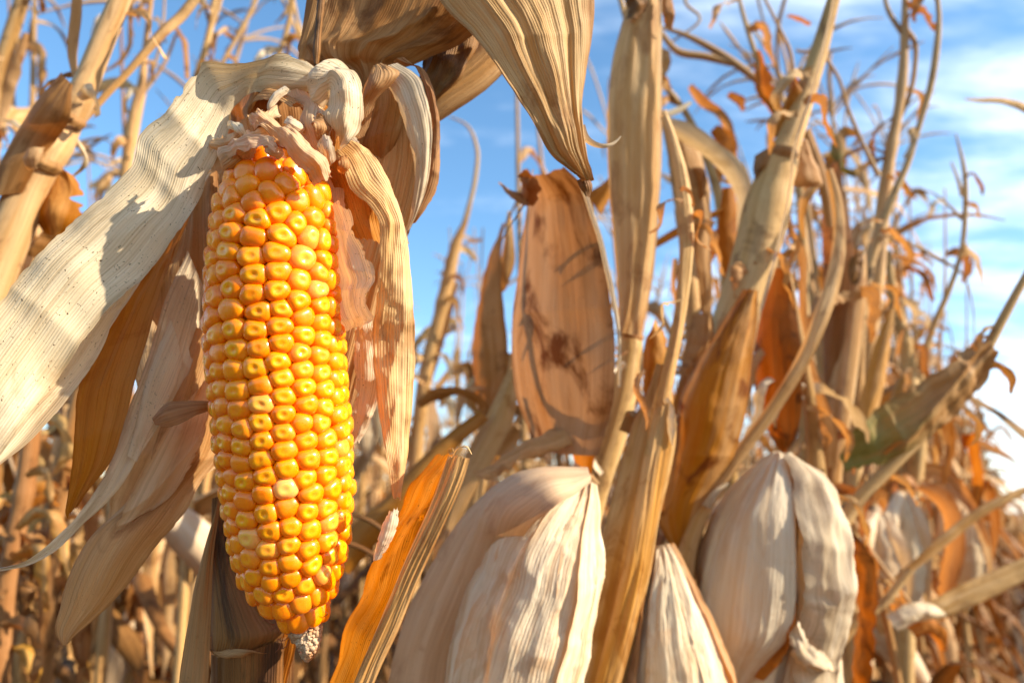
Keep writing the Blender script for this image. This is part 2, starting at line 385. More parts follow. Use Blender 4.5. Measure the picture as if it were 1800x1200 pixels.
M['ear_tan'] = dry('tan_ear_husk', (.66, .50, .33), (.56, .39, .24), (.36, .22, .12), (.36, .21, .11), .6, .4, .18, (1, .74, .5), bump=.45, sat=1.08, hue=.496, vein_dark=.12)
M['litter'] = dry('weathered_litter', (.26, .165, .085), (.17, .10, .05), (.08, .045, .02), (.07, .04, .02), .6, 0, .15, var=.3)
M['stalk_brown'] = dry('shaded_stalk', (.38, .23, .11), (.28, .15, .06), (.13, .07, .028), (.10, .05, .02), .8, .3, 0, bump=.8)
M['tassel'] = dry('tassel', (.60, .45, .25), (.50, .34, .17), (.34, .2, .1), (.3, .17, .08), .4, 0, .25, var=.2)

def kernel_mat():
    q = NB('maize_kernel')
    a = lambda nm: q.n('ShaderNodeAttribute', attribute_name=nm).outputs['Fac']
    r, kr, dn = a('rad'), a('krand'), a('dent')
    ring = q.math('MULTIPLY', q.rng(r, .12, .30), q.rng(r, .62, .34))
    ring = q.math('MULTIPLY', ring, dn)
    base = q.mix(q.rng(kr, 0.0, 1.0, smooth=False), (.90, .205, .0), (.95, .285, .0))
    base = q.mix(q.rng(kr, .90, .97), base, (.88, .24, .006))
    crown = q.mix(q.math('MULTIPLY', q.rng(r, .68, .2), q.math('MULTIPLY', dn, .6)), base, (.94, .36, .001))
    col = q.mix(q.math('MULTIPLY', ring, .46), crown, (.95, .53, .01))
    ctr = q.math('MULTIPLY', q.rng(r, .17, .03), q.math('MULTIPLY', dn, .32))
    col = q.mix(ctr, col, (.84, .32, .004))
    pal = a('pale'); col = q.mix(pal, col, (.93, .78, .42))
    tcn = q.n('ShaderNodeTexCoord'); ns = q.noise(tcn.outputs['Object'], 900, 4, .6); n3 = q.noise(tcn.outputs['Object'], 160, 3, .6)
    col = q.mix(q.rng(n3, .58, .8, 0, .16), col, (.96, .62, .22))
    col = q.mix(q.rng(ns, .62, .8, 0, .35), col, (.55, .24, .03))
    pr = q.n('ShaderNodeBsdfPrincipled'); q.l(col, pr.inputs['Base Color'])
    q.l(q.rng(n3, .3, .7, .17, .34), pr.inputs['Roughness']); pr.inputs['Specular IOR Level'].default_value = .5
    pr.inputs['Subsurface Weight'].default_value = .40; pr.inputs['Subsurface Radius'].default_value = (1.0, .42, .06); pr.inputs['Subsurface Scale'].default_value = .0030
    bp = q.n('ShaderNodeBump'); bp.inputs['Strength'].default_value = .25; bp.inputs['Distance'].default_value = .0003
    q.l(q.noise(tcn.outputs['Object'], 420, 4, .6), bp.inputs['Height']); q.l(bp.outputs[0], pr.inputs['Normal'])
    out = q.n('ShaderNodeOutputMaterial'); q.l(pr.outputs[0], out.inputs[0]); return q.m
M['kernel'] = kernel_mat()
def simple(name, c1, c2, scale, rough=.8, bump=.5, dist=.002, c3=None):
    q = NB(name); tcn = q.n('ShaderNodeTexCoord'); a = q.noise(tcn.outputs['Object'], scale, 6, .65); b = q.noise(tcn.outputs['Object'], scale * .13, 4, .6)
    col = q.mix(q.rng(a, .35, .68), c1, c2)
    if c3: col = q.mix(q.rng(b, .42, .6), col, c3)
    pr = q.n('ShaderNodeBsdfPrincipled'); q.l(col, pr.inputs['Base Color']); pr.inputs['Roughness'].default_value = rough
    bp = q.n('ShaderNodeBump'); bp.inputs['Strength'].default_value = bump; bp.inputs['Distance'].default_value = dist; q.l(a, bp.inputs['Height']); q.l(bp.outputs[0], pr.inputs['Normal'])
    out = q.n('ShaderNodeOutputMaterial'); q.l(pr.outputs[0], out.inputs[0]); return q.m
M['chaff'] = simple('cob_chaff', (.50, .27, .13), (.32, .15, .055), 700, .9, .7, .0006, (.52, .36, .23))
M['cobcore'] = simple('cob_core', (.70, .22, .02), (.5, .12, .01), 300)
M['silk'] = simple('silk', (.25, .06, .02), (.16, .04, .015), 400)
M['soil'] = simple('soil', (.085, .05, .028), (.045, .027, .016), 9, .95, .8, .05, (.14, .09, .045))
M['white_chip'] = simple('kernel_flour', (.85, .80, .70), (.75, .66, .5), 800, .9, .6, .0005)

# ------------------------------------------------------------------ the setting
def ground():
    n = 90
    s = np.sign(np.linspace(-1, 1, n)) * np.abs(np.linspace(-1, 1, n)) ** 3.2 * 900
    X, Y = np.meshgrid(s, s); Z = .03 * fbm(X * 2, Y * 2, 0, 3) * np.exp(-(X ** 2 + Y ** 2) / 4000)
    V = np.stack([X, Y, Z - .02], -1).reshape(-1, 3)
    o = obj('ground', mesh_from('ground', V, grid_faces(n, n), None, M['soil'])); o['kind'] = 'structure'
ground()

# ------------------------------------------------------------------ field plants
def leaf_local(p0, az, length, w, rise, droop, seed, nv=16, nu=5, roll=.3):
    rng = np.random.RandomState(seed)
    n = 9; K = [np.array(p0, float)]; el = rise; a = az; bend = rng.uniform(.15, .55)
    tw = rng.uniform(-.4, .4); seg = length / (n - 1)
    W = []
    for i in range(n):
        s = i / (n - 1)
        d = np.array([math.cos(el) * math.cos(a), math.cos(el) * math.sin(a), math.sin(el)])
        if i: K.append(K[-1] + d * seg)
        if s > bend: el += (-1.45 - el) * droop * rng.uniform(.5, 1.2)
        a += rng.uniform(-.35, .35); el += rng.uniform(-.12, .12)
    K = np.array(K); T = unit(np.gradient(K, axis=0)); L, R, B = [], [], []
    for i in range(n):
        s = i / (n - 1); side = unit(np.cross(T[i], [math.sin(a) * .2, .1, 1.0])); nn = np.cross(T[i], side)
        th = tw * 6 * s; dd = side * math.cos(th) + nn * math.sin(th)
        ww = w * (min(1, .55 + s * 2.2)) * (1 - s ** 2.2) * .5 * rng.uniform(.75, 1.1) + .001
        L.append(K[i] - dd * ww); R.append(K[i] + dd * ww); B.append(roll * rng.uniform(.3, 1.3))
    return sheet_mesh('leaf', L, R, B, None, nu=nu, nv=nv, ruffle=(w * .3, .03), crump=(.005, .02), crease=(0, 1), side=.22, sidef=9, face=(0, 0, 9))

def tassel_local(p0, H, seed, nb=8, ns=3, nv=9):
    rng = np.random.RandomState(seed); parts = []
    for k in range(nb + 1):
        ln = .24 if k == 0 else rng.uniform(.10, .22); z0 = 0 if k == 0 else rng.uniform(-.05, .05)
        az = rng.uniform(0, 6.28); sp_ = .05 if k == 0 else rng.uniform(.25, 1.0); dr = rng.uniform(.2, 1.6) if k else .2
        c = np.array(p0, float) + [0, 0, z0]; C = [c]
        for i in range(5):
            el = 1.4 - sp_ - dr * (i / 4) ** 1.5; az += rng.uniform(-.2, .2)
            c = c + np.array([math.cos(az) * math.cos(el), math.sin(az) * math.cos(el), math.sin(el)]) * ln / 5; C.append(c)
        r = [.0022 if k else .003] + [.003 * rng.uniform(.7, 1.5) for _ in range(4)] + [.0008]
        parts.append(tube_arrays(C, r, ns=ns, nv=nv))
    return merge(parts)

def ear_local(p0, az, ang, ln, r, ns=10, nv=12):
    d = np.array([math.cos(az) * math.cos(ang), math.sin(az) * math.cos(ang), math.sin(ang)])
    C = [np.array(p0) + d * ln * t for t in (0, .12, .35, .6, .82, 1.0, 1.12)]
    return tube_arrays(C, [r * .35, r * .75, r, r * .95, r * .66, r * .22, r * .05], ns=ns, nv=nv, ribs=5, ribamp=.05, lump=.08, flatdir=(.3, .5, -.8))

def stalk_local(H, seed, ns=9, nv=20, lean=.06, broken=False):
    rng = np.random.RandomState(seed); n = 7; C = []; x = y = 0; ax, ay = rng.uniform(-lean, lean, 2)
    for i in range(n):
        s = i / (n - 1); C.append([x, y, H * s - .03]); x += ax * H / n * (0.3 + s * 1.6) + rng.uniform(-.006, .006); y += ay * H / n * (0.3 + s * 1.6) + rng.uniform(-.006, .006)
    r = [.0125 * (1 - .72 * (i / (n - 1)) ** 1.3) if not broken else .0115 for i in range(n)]
    nd = [k / 9.0 for k in range(1, 9)]
    return tube_arrays(C, r, ns=ns, nv=nv, nodes=nd if ns > 6 else ()), np.array(C), nd

def proto(seed, tall=True, low=False):
    """one maize plant: list of (part name, arrays, material)"""
    rng = np.random.RandomState(seed); H = rng.uniform(1.62, 2.02) if tall else rng.uniform(.62, .88)
    st, C, nd = stalk_local(H, seed, 5 if low else 9, 8 if low else 20, broken=not tall, lean=.07 if tall else .2)
    parts = [('stalk', st, M['field_stalk'])]
    az0 = rng.uniform(0, 3.14)
    slots = list(nd[1:]) + ([.10, .16, .22, .27, .33, .38, .42, .47, .52, .57, .63, .7] if tall else [.3, .5])
    for i, t in enumerate(slots):
        if rng.rand() < (.12 if tall else .25): continue
        p = curve(C, np.array([t]))[0]
        rise = rng.uniform(.5, 1.35) if rng.rand() < .7 else rng.uniform(-1.2, .2)
        lf = leaf_local(p, az0 + math.pi * i + rng.uniform(-.5, .5), rng.uniform(.28, .55) * (1 if t < .75 else .7), rng.uniform(.022, .058), rise, rng.uniform(.3, .9),
                        seed * 31 + i, nv=7 if low else 15, nu=3 if low else 5)
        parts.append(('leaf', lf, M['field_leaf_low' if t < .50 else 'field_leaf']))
    if tall:
        parts.append(('tassel', tassel_local(C[-1], H, seed + 5, 4 if low else 8, 3, 5 if low else 9), M['tassel']))
        if rng.rand() < .85:
            p = curve(C, np.array([rng.uniform(.42, .55)]))[0]
            parts.append(('ear', ear_local(p, rng.uniform(0, 6.28), rng.choice([-1.3, -.9, -1.1, .7]), rng.uniform(.17, .22), rng.uniform(.024, .03), 6 if low else 10, 6 if low else 12), M['field_ear']))
    return parts

def row_x(d, k): return .7 * d - .27 - k * .66
cand = []
rng = np.random.RandomState(11)
for k in range(0, 22):
    y = .5
    while y < 16:
        y += rng.uniform(.17, .27) * (.55 if k == 0 else .85 if k < 4 else 1.0)
        x = row_x(y, k) + rng.normal(0, .035)
        if k == 0 and y < 1.0: continue
        if k > 0 and y < .66 + .05 * k: continue
        cand.append((x, y, 1))
for k in range(1, 9):
    y = 1.6 + .25 * k
    while y < 16:
        y += rng.uniform(.2, .34)
        cand.append((row_x(y, -k * 1.1) + rng.normal(0, .08), y, 0))
def seen(x, y): return -0.86 < x / y < 0.84
cand = [c for c in cand if seen(c[0], c[1])]
def keep(c):
    x, y, t = c; px = 900 + 1200 * x / y
    if t and y < 2.7 and 680 < px < 970: rng.rand(); return False            # the gap behind the ear
    if t and y < 3.2 and 700 < px < 960: return rng.rand() < .6
    return True
cand = [c for c in cand if keep(c)]
cand.sort(key=lambda c: math.hypot(c[0], c[1]))
near, far = cand[:278], cand[278:]
print('field plants', len(near), 'far', len(far))

MARKS = [(150, 'left of the broad pale husk'), (300, 'under the broad pale husk'), (390, 'beside the longest lower husk'), (520, 'behind the lower half of the bare ear'), (640, 'behind the right side of the bare ear'),
         (760, 'just right of the hanging straw husk'), (860, 'in the sky gap beside the ear'), (960, 'behind the big stained brown sheath'), (1120, 'behind the wide upright pale sheath'), (1260, 'behind the golden stalk'),
         (1400, 'behind the slanting stalk'), (1520, 'behind the brown clasping leaf'), (1640, 'behind the green based leaf'), (1740, 'near the end of the row'), (9999, 'by the open sky at the right')]
def region(x, y, tall, names=()):
    px = 900 + 1200 * x / y; mk = next(m for e, m in MARKS if px < e)
    z = 'near' if y < 2.2 else 'mid-distance' if y < 3.6 else 'distant'
    w = 'with hanging ear' if 'ear' in names else 'without ear'
    if not tall: return (z + ' short broken dry maize plant ' + mk, 'low broken maize on the open side')
    return (z + ' maize plant ' + w + ' ' + mk, z + ' dry maize of the back rows')

protos = {1: [], 0: []}
for kind, n in ((1, 14), (0, 6)):
    for s in range(n):
        ps = proto(500 + s * 7 + kind * 1000, bool(kind))
        protos[kind].append([(nm, mesh_from('maize_' + nm, *a, m), nm) for nm, a, m in ps])
def place(i, x, y, kind):
    pr_ = protos[kind][rng.randint(len(protos[kind]))]; lab, grp = region(x, y, kind, [q[0] for q in pr_])
    e = thing('maize_plant' if kind else 'broken_maize_plant', lab, 'maize plant', (x, y, 0), grp)
    e.rotation_euler = (rng.normal(0, .045), rng.normal(0, .045), rng.uniform(0, 6.28)); s = rng.uniform(.92, 1.1)
    e.scale = (s, s, s)
    for nm, me, _ in pr_:
        if nm == 'tassel' and rng.rand() < .15: continue
        o = bpy.data.objects.new(nm, me); COL.objects.link(o); o.parent = e
for i, (x, y, k) in enumerate(near): place(i, x, y, k)
for px_, d_ in ((95, 1.0), (190, 1.25), (330, 1.3)): place(0, (px_ - 900) / 1200 * d_, d_, 1)

def tell_apart(cat='maize plant'):
    by = {}
    for o in bpy.data.objects:
        if o.type == 'EMPTY' and o.get('category') == cat and not o['label'].startswith('distant'): by.setdefault(o['label'], []).append(o)
    names = {2: ['left one', 'right one'], 3: ['leftmost', 'middle one', 'rightmost']}
    for lab, os_ in by.items():
        n = len(os_); os_.sort(key=lambda o: o.location[0] / o.location[1])
        if n < 2 or n > 7: continue
        w = names.get(n) or ['leftmost', 'second from left', 'third from left', 'fourth from left', 'fifth from left', 'sixth from left'][:n - 1] + ['rightmost']
        for o, t in zip(os_, w): o['label'] = lab + ', ' + t
tell_apart()

def far_mass():
    groups = {}
    lows = {1: [proto(900 + s, True, True) for s in range(6)], 0: [proto(960 + s, False, True) for s in range(4)]}
    for x, y, k in far:
        a = rng.uniform(0, 6.28); ca, sa = math.cos(a), math.sin(a); s = rng.uniform(.9, 1.1)
        for nm, (V, Fq, uv), m in lows[k][rng.randint(len(lows[k]))]:
            V2 = np.stack([V[:, 0] * ca - V[:, 1] * sa + x, V[:, 0] * sa + V[:, 1] * ca + y, V[:, 2] * s], 1)
            groups.setdefault(m.name, []).append((V2, Fq, uv))
    e = bpy.data.objects.new('distant_maize', None)
    allp, mats, idx = [], [], []
    for mn, lst in groups.items():
        Vm = merge(lst); allp.append(Vm); mats.append(mn); idx.append(len(Vm[1]))
    V, Fq, uv = merge(allp); me = mesh_from('distant_maize', V, Fq, uv, None)
    for mn in mats: me.materials.append(bpy.data.materials[mn])
    me.polygons.foreach_set('material_index', np.repeat(np.arange(len(mats)), idx).astype(np.int32))
    o = obj('distant_maize', me); o['kind'] = 'stuff'; o['label'] = 'far rows of dry maize merging into one brown mass'; o['category'] = 'maize field'
far_mass()

def horizon_mass():
    lst = []
    r = np.random.RandomState(5)
    for i in range(2600):
        y = 16 + 70 * r.rand() ** 1.5; x = r.uniform(-.9, .86) * y; h = r.uniform(1.3, 1.75) if x < row_x(y, 0) else r.uniform(.6, .95)
        w = r.uniform(.06, .16); a = r.uniform(0, 3.14); dxx, dyy = math.cos(a) * w, math.sin(a) * w; top = r.uniform(-.2, .2, 2)
        V = np.array([[x - dxx, y - dyy, 0], [x + dxx, y + dyy, 0], [x + dxx * .8 + top[0], y + dyy * .8, h * .7], [x - dxx * .8 + top[0], y - dyy * .8 + top[1], h * .7],
                      [x + dxx * .1 + top[0], y + dyy * .1, h], [x - dxx * .1 + top[0], y, h]])
        lst.append((V, np.array([[0, 1, 2, 3], [3, 2, 4, 5]]), V[:, [0, 2]]))
    V, Fq, uv = merge(lst); o = obj('horizon_maize', mesh_from('horizon_maize', V, Fq, uv, M['field_leaf'])); o['kind'] = 'stuff'
    o['label'] = 'thin brown band of maize field along the horizon'; o['category'] = 'maize field'
horizon_mass()

def litter():
    lst = []
    r = np.random.RandomState(9)
    for i in range(1500):
        y = .5 + 6 * r.rand(); x = r.uniform(-.85, .9) * y; a = r.uniform(0, 6.28); ln = r.uniform(.08, .3)
        lst.append(leaf_local((x, y, r.uniform(.0, .12)), a, ln * 1.3, r.uniform(.02, .06), r.uniform(-.05, .5), .12, 4000 + i, nv=6, nu=3))
    V, Fq, uv = merge(lst); o = obj('leaf_litter', mesh_from('leaf_litter', V, Fq, uv, M['litter'])); o['kind'] = 'stuff'
    o['label'] = 'fallen dry maize leaves covering the soil'; o['category'] = 'leaf litter'
litter()
#HERO
# ------------------------------------------------------------------ the bare orange ear
# silhouette read from the photograph: (y, centre x, half width) in pixels; the ear's own frame is built from it
EAR_D = .250
PROF = [(274, 474, 24), (286, 476, 46), (302, 479, 66), (322, 482, 83), (348, 484, 96), (385, 486, 105), (430, 486, 111), (500, 484.5, 115), (560, 484, 116),
        (620, 487, 116), (680, 492, 116), (740, 497, 116), (800, 503, 114), (850, 507, 111), (900, 509, 108), (950, 511, 102), (1000, 516, 89), (1040, 524, 69), (1070, 532, 46), (1096, 539, 24)]
EAR = thing('ear_of_corn', 'bare ripe orange ear of maize with its husks pulled back, hanging in front', 'ear of corn', P(500, 700, EAR_D))
ea = np.array([[*P(cx, y, EAR_D), hw * EAR_D / FPX] for y, cx, hw in PROF])
e_len = np.concatenate([[0], np.cumsum(np.linalg.norm(np.diff(ea[:, :3], axis=0), axis=1))]); ELEN = e_len[-1]
def ear_pt(s, th, off=0.0):
    """s: metres from the top, th: 0 faces the camera, + turns to the right"""
    s = np.clip(s, 0, ELEN - 1e-6)
    c = np.array([np.interp(s, e_len, ea[:, k]) for k in range(4)])
    T = unit(np.array([np.interp(min(s + .006, ELEN), e_len, ea[:, k]) - np.interp(max(s - .006, 0), e_len, ea[:, k]) for k in range(3)]))
    e2 = -CF - T * np.dot(-CF, T); e2 = e2 / np.linalg.norm(e2); e1 = np.cross(T, e2)
    if e1[0] < 0: e1 = -e1
    rdir = e2 * math.cos(th) + e1 * math.sin(th)
    return c[:3] + rdir * (c[3] + off), rdir, T, c[3]

def ear_sites():
    rs = np.random.RandomState(42); S = []
    rowh = 29.2 * EAR_D / FPX
    s_lo = 350 - 274; k = EAR_D / FPX
    s0, s1 = (352 - 274) * k, (1000 - 274) * k
    ncol = 18
    # top cap and lower tip: rings of irregular kernels
    s = .0035
    while s < s0 - rowh * .35:
        r = ear_pt(s, 0)[3] + .0; n = max(5, int(round(2 * math.pi * r / .0086))); ph = rs.uniform(0, 6.28)
        for j in range(n): S.append((s + rs.normal(0, .0006), ph + (j + rs.normal(0, .12)) / n * 2 * math.pi))
        s += rowh * 1.03
    ncap = len(S)
    for c in range(ncol):
        th0 = RAD(-5.5 + 20 * c); drift = rs.uniform(-.15, .15); s = s0 + (0.5 if c % 2 else 0) * rowh + rs.uniform(-.25, .25) * rowh
        while s < s1:
            f = (s - s0) / (s1 - s0)
            tw = .10 * math.sin(f * 5 + c * .35) + RAD(10) * f
            jit = .05 + .13 * max(0, 1 - f * 3.2) + .06 * max(0, f - .8) * 5
            S.append((s + rs.normal(0, rowh * .06), th0 + tw + rs.normal(0, 1) * jit * .62 + drift * .4))
            s += rowh * rs.uniform(.86, 1.13) * (1.0 if rs.rand() > .06 else 1.3)
    s = s1 + rowh * .45
    while s < ELEN - .004:
        r = ear_pt(s, 0)[3]; n = max(4, int(round(2 * math.pi * r / .0082))); ph = rs.uniform(0, 6.28)
        for j in range(n): S.append((s + rs.normal(0, .0006), ph + (j + rs.normal(0, .1)) / n * 2 * math.pi))
        s += rowh * .98
    # push apart sites that crowd
    A = np.array(S)
    for it in range(26):
        Pn = np.array([ear_pt(a, b)[0] for a, b in A]); D = Pn[:, None] - Pn[None]; dist = np.linalg.norm(D, axis=-1) + np.eye(len(A))
        mn = .0061; f = np.where(dist < mn, (mn - dist) / dist, 0) * .35
        mv = (D * f[..., None]).sum(1)
        for i in np.nonzero(np.abs(mv).sum(1) > 1e-6)[0]:
            p, rd, T, r = ear_pt(*A[i]); A[i, 0] += mv[i] @ T; A[i, 1] += (mv[i] @ np.cross(T, rd) if np.cross(T, rd) @ (ear_pt(A[i, 0], A[i, 1] + .01)[0] - p) > 0 else -(mv[i] @ np.cross(T, rd))) / max(r, .004)
        A[:, 0] = np.clip(A[:, 0], .002, ELEN - .003)
    return A
def relax(A, n=4, k=.45):
    for it in range(n):
        K_ = [ear_pt(s, th) for s, th in A]; Pn = np.array([q[0] for q in K_]); B = A.copy()
        ph = np.linspace(0, 2 * math.pi, 24, endpoint=False); dirs = np.stack([np.cos(ph), np.sin(ph)], 1)
        for i, (p, nrm, T, r) in enumerate(K_):
            ey = unit(T - nrm * (T @ nrm)); ex = unit(np.cross(ey, nrm)); D = Pn - p; d2 = np.linalg.norm(D, axis=1); rho = np.full(24, .0058)
            for j in np.argsort(d2)[1:12]:
                q = np.array([D[j] @ ex, D[j] @ ey]); ln = np.linalg.norm(q)
                if ln < 1e-6: continue
                c = dirs @ (q / ln); rho = np.minimum(rho, np.where(c > .05, ln * .5 / np.maximum(c, .05), 9))
            ce = (dirs * (rho ** 3)[:, None]).sum(0) / (rho ** 2).sum() * .667 * k * 2
            B[i, 0] += ce[1]; sgn = 1 if (ear_pt(A[i, 0], A[i, 1] + .02)[0] - p) @ ex > 0 else -1
            B[i, 1] += sgn * ce[0] / max(r, .005)
        B[:, 0] = np.clip(B[:, 0], .002, ELEN - .003); A = B
    return A
KS = relax(ear_sites(), 2, .3)
KP = [ear_pt(s, th) for s, th in KS]; KPOS = np.array([k[0] for k in KP])
NPH = 26
RR = np.array([0, .10, .2, .31, .44, .58, .71, .82, .91, .97, 1.0])
def kernel_arrays(i, rs):
    p, nrm, T, r = KP[i]
    ex = np.cross(T, nrm); ey = T - nrm * (T @ nrm); ey = unit(ey); ex = unit(np.cross(ey, nrm))
    D = KPOS - p; d2 = np.linalg.norm(D, axis=1); nb = [j for j in np.argsort(d2)[1:14] if d2[j] < .016 and KP[j][1] @ nrm > -.2]
    ph = np.linspace(0, 2 * math.pi, NPH, endpoint=False); dirs = np.stack([np.cos(ph), np.sin(ph)], 1)
    rho = np.full(NPH, .0052)
    for j in nb:
        q = np.array([D[j] @ ex, D[j] @ ey]); ln = np.linalg.norm(q)
        if ln < 1e-5: continue
        ln3 = d2[j]; qd = q / ln; c = dirs @ qd
        rho = np.minimum(rho, np.where(c > .05, (ln * .5 + (ln3 - ln) * .3) / np.maximum(c, .05), 9))
    raw = rho.copy()
    for _ in range(4): rho = (np.roll(rho, 1) + np.roll(rho, -1) + rho * 2) / 4
    ell = np.sqrt((rho ** 2).mean()); rho = rho * .95 + .05 * ell; rho = np.minimum(rho * 1.06, raw * 1.08 + .0003)
    rhos = rho.copy()
    for _ in range(14): rhos = (np.roll(rhos, 1) + np.roll(rhos, -1) + rhos * 2) / 4
    f = KS[i, 0] / ELEN
    dent = rs.uniform(.35, 1.0) if .13 < f < .90 else rs.uniform(0, .25)
    if .13 < f < .9 and rs.rand() < .14: dent = rs.uniform(0, .15)
    H = .0029 * rs.uniform(.92, 1.1); lift = rs.normal(0, .00018)
    pe, qe = rs.uniform(2.3, 3.2), rs.uniform(1.9, 2.2)
    el = rs.uniform(0, .6) * (1 if rs.rand() < .7 else 0); ea_ = rs.uniform(0, math.pi) if rs.rand() < .3 else rs.normal(0, .25)
    tilt = rs.normal(0, .05, 2)
    V = [p + nrm * (H * (1 - dent * .17) + lift - .0022)]; rad = [0.0]
    cc = dirs @ np.array([math.cos(ea_), math.sin(ea_)])
    for k in RR[1:]:
        h = H * (1 - k ** pe) ** (1 / qe)
        kk = np.minimum(k * rho / rhos, 1) if k < .99 else np.full(NPH, k)
        rx = kk * np.sqrt(1 - cc ** 2 * el * .75)
        h = h - H * .17 * dent * np.exp(-(rx / .26) ** 2) + .05 * H * dent * np.exp(-((rx - .45) / .16) ** 2)
        X = dirs[:, 0] * rho * k; Y = dirs[:, 1] * rho * k
        hh = h + lift - .0022 + X * tilt[0] + Y * tilt[1]
        V.extend(p + X[:, None] * ex + Y[:, None] * ey + hh[:, None] * nrm); rad.extend(rx)
    X, Y = dirs[:, 0] * rho * .93, dirs[:, 1] * rho * .93
    V.extend(p + X[:, None] * ex + Y[:, None] * ey - .0042 * nrm); rad.extend([1.15] * NPH)
    F = [(0, 1 + j, 1 + (j + 1) % NPH) for j in range(NPH)]
    for a in range(len(RR) - 1):
        b0 = 1 + a * NPH
        for j in range(NPH): F.append((b0 + j, b0 + NPH + j, b0 + NPH + (j + 1) % NPH, b0 + (j + 1) % NPH))
    return np.array(V), F, np.array(rad), dent
def px_of(p):
    q = p - CP; return 900 + FPX * (q @ CR) / (q @ CF), 600 - FPX * (q @ CU) / (q @ CF)
def build_kernels():
    rs = np.random.RandomState(4)
    vis = []
    for i in range(len(KS)):
        p, n, _, _ = KP[i]; vis.append(n @ unit(CP - p))
    order = np.argsort(vis)[::-1]; front = set(int(i) for i in order[:292])
    sv, sf, sr, sk, sd, spl = [], [], [], [], [], []; off = 0
    special = {}
    for (tx, ty), v in {(496, 848): .22, (421, 945): .18}.items():
        best = min(front, key=lambda i: (px_of(KPOS[i])[0] - tx) ** 2 + (px_of(KPOS[i])[1] - ty) ** 2); special[best] = v
    for i in range(len(KS)):
        V, F, rad, dent = kernel_arrays(i, rs); kr = rs.uniform(0, 1); pl = special.get(i, 0.0 if rs.rand() > .06 else rs.uniform(.04, .16))
        if i in front:
            n = len(V)
            me = mesh_from('kernel', rel(V, EAR), F, None, M['kernel'], attrs={'rad': rad, 'krand': [kr] * n, 'dent': [min(1, dent * 1.1)] * n, 'pale': [pl] * n})
            obj('kernel', me, EAR, 'pale cream kernel' if pl > .7 else None)
        else:
            sv.append(V); sf.extend([tuple(a + off for a in f) for f in F]); off += len(V); sr.extend(rad); n = len(V)
            sk += [kr] * n; sd += [dent] * n; spl += [pl] * n
    o = obj('kernels', mesh_from('kernels', rel(np.concatenate(sv), EAR), sf, None, M['kernel'], attrs={'rad': sr, 'krand': sk, 'dent': sd, 'pale': spl}), EAR)
    o['kind'] = 'stuff'
build_kernels()
# the cob under the kernels and its bare chaffy tip
cc = [ear_pt(s, 0)[0] - ear_pt(s, 0)[1] * ear_pt(s, 0)[3] for s in np.linspace(.001, ELEN - .001, 26)]
cr = [max(.003, ear_pt(s, 0)[3] - .0038) for s in np.linspace(.001, ELEN - .001, 26)]
V, Fq, uv = tube_arrays(cc, cr, ns=40, nv=60); obj('cob_core', mesh_from('cob_core', rel(V, EAR), Fq, uv, M['cobcore']), EAR)
def cob_tip():
    C = [P(x, y, EAR_D - .001) for x, y in ((527, 1080), (532, 1096), (537, 1112), (541, 1128), (543, 1142), (541, 1152), (540, 1158))]
    r = [a * EAR_D / FPX for a in (30, 29, 25, 19, 13, 7, 2)]
    V, Fq, uv = tube_arrays(C, r, ns=40, nv=50, lump=.1)
    obj('cob_tip', mesh_from('cob_tip', rel(V, EAR), Fq, uv, M['chaff']), EAR, 'pinkish grey chaffy tip without kernels')
    K = np.array([np.append(c_, rr) for c_, rr in zip(C, r)]); rs = np.random.RandomState(3); Vs, Fs, off = [], [], 0
    for _ in range(520):
        t = rs.rand() ** .8; q = curve(K, np.array([t]))[0]; th = rs.uniform(0, 6.28)
        dd = CR * math.cos(th) + CF * math.sin(th); p = q[:3] + dd * q[3]; w = rs.uniform(.0005, .0011); n, m = 5, 7; sc3 = rs.uniform(.6, 1.3, 3)
        A_ = []
        for a_ in range(n):
            for b_ in range(m):
                f, g = math.pi * a_ / (n - 1), 2 * math.pi * b_ / m; rr = w * rs.uniform(.75, 1.15)
                A_.append(p + rr * np.array([math.sin(f) * math.cos(g), math.sin(f) * math.sin(g), math.cos(f)]) * sc3)
        Vs.extend(A_); Fs.append(grid_faces(n, m, True) + off); off += n * m
    o = obj('chaff', mesh_from('chaff', rel(np.array(Vs), EAR), np.concatenate(Fs), None, M['chaff']), EAR); o['kind'] = 'stuff'
cob_tip()
def silks():
    rs = np.random.RandomState(8); parts = []
    for x0, y0, dx_, dy_ in ((492, 1095, -22, 14), (500, 1118, -16, 34), (505, 1125, -12, 22), (520, 1130, 10, 26), (556, 1082, 22, -3), (490, 1090, -30, 6), (508, 1112, -26, 20)):
        C = [P(x0 + dx_ * t + rs.normal(0, 2), y0 + dy_ * t + 6 * math.sin(t * 5) + rs.normal(0, 1), .247 - .004 * t) for t in (0, .25, .5, .75, 1)]
        parts.append(tube_arrays(C, [.00014] * 4 + [.00006], ns=5, nv=16))
    V, Fq, uv = merge(parts); o = obj('silk', mesh_from('silk', rel(V, EAR), Fq, uv, M['silk']), EAR); o['kind'] = 'stuff'
silks()
def chips():
    for (x, y, w, th) in ((374, 627, .0024, 0), (379, 641, .0030, 1)):
        c = P(x, y, .2395); rs = np.random.RandomState(int(x)); n = 8; m = 10
        V = []
        for a in range(n):
            for b_ in range(m):
                f, g = math.pi * a / (n - 1), 2 * math.pi * b_ / m; rr = w * (.6 + .45 * rs.rand())
                V.append(c + rr * (math.sin(f) * math.cos(g) * CR * .6 + math.cos(f) * CU + math.sin(f) * math.sin(g) * CF * .5) * .5)
        obj('broken_kernel', mesh_from('broken_kernel', rel(V, EAR), grid_faces(n, m, True), None, M['white_chip']), EAR, 'chipped kernel showing white flour')
chips()

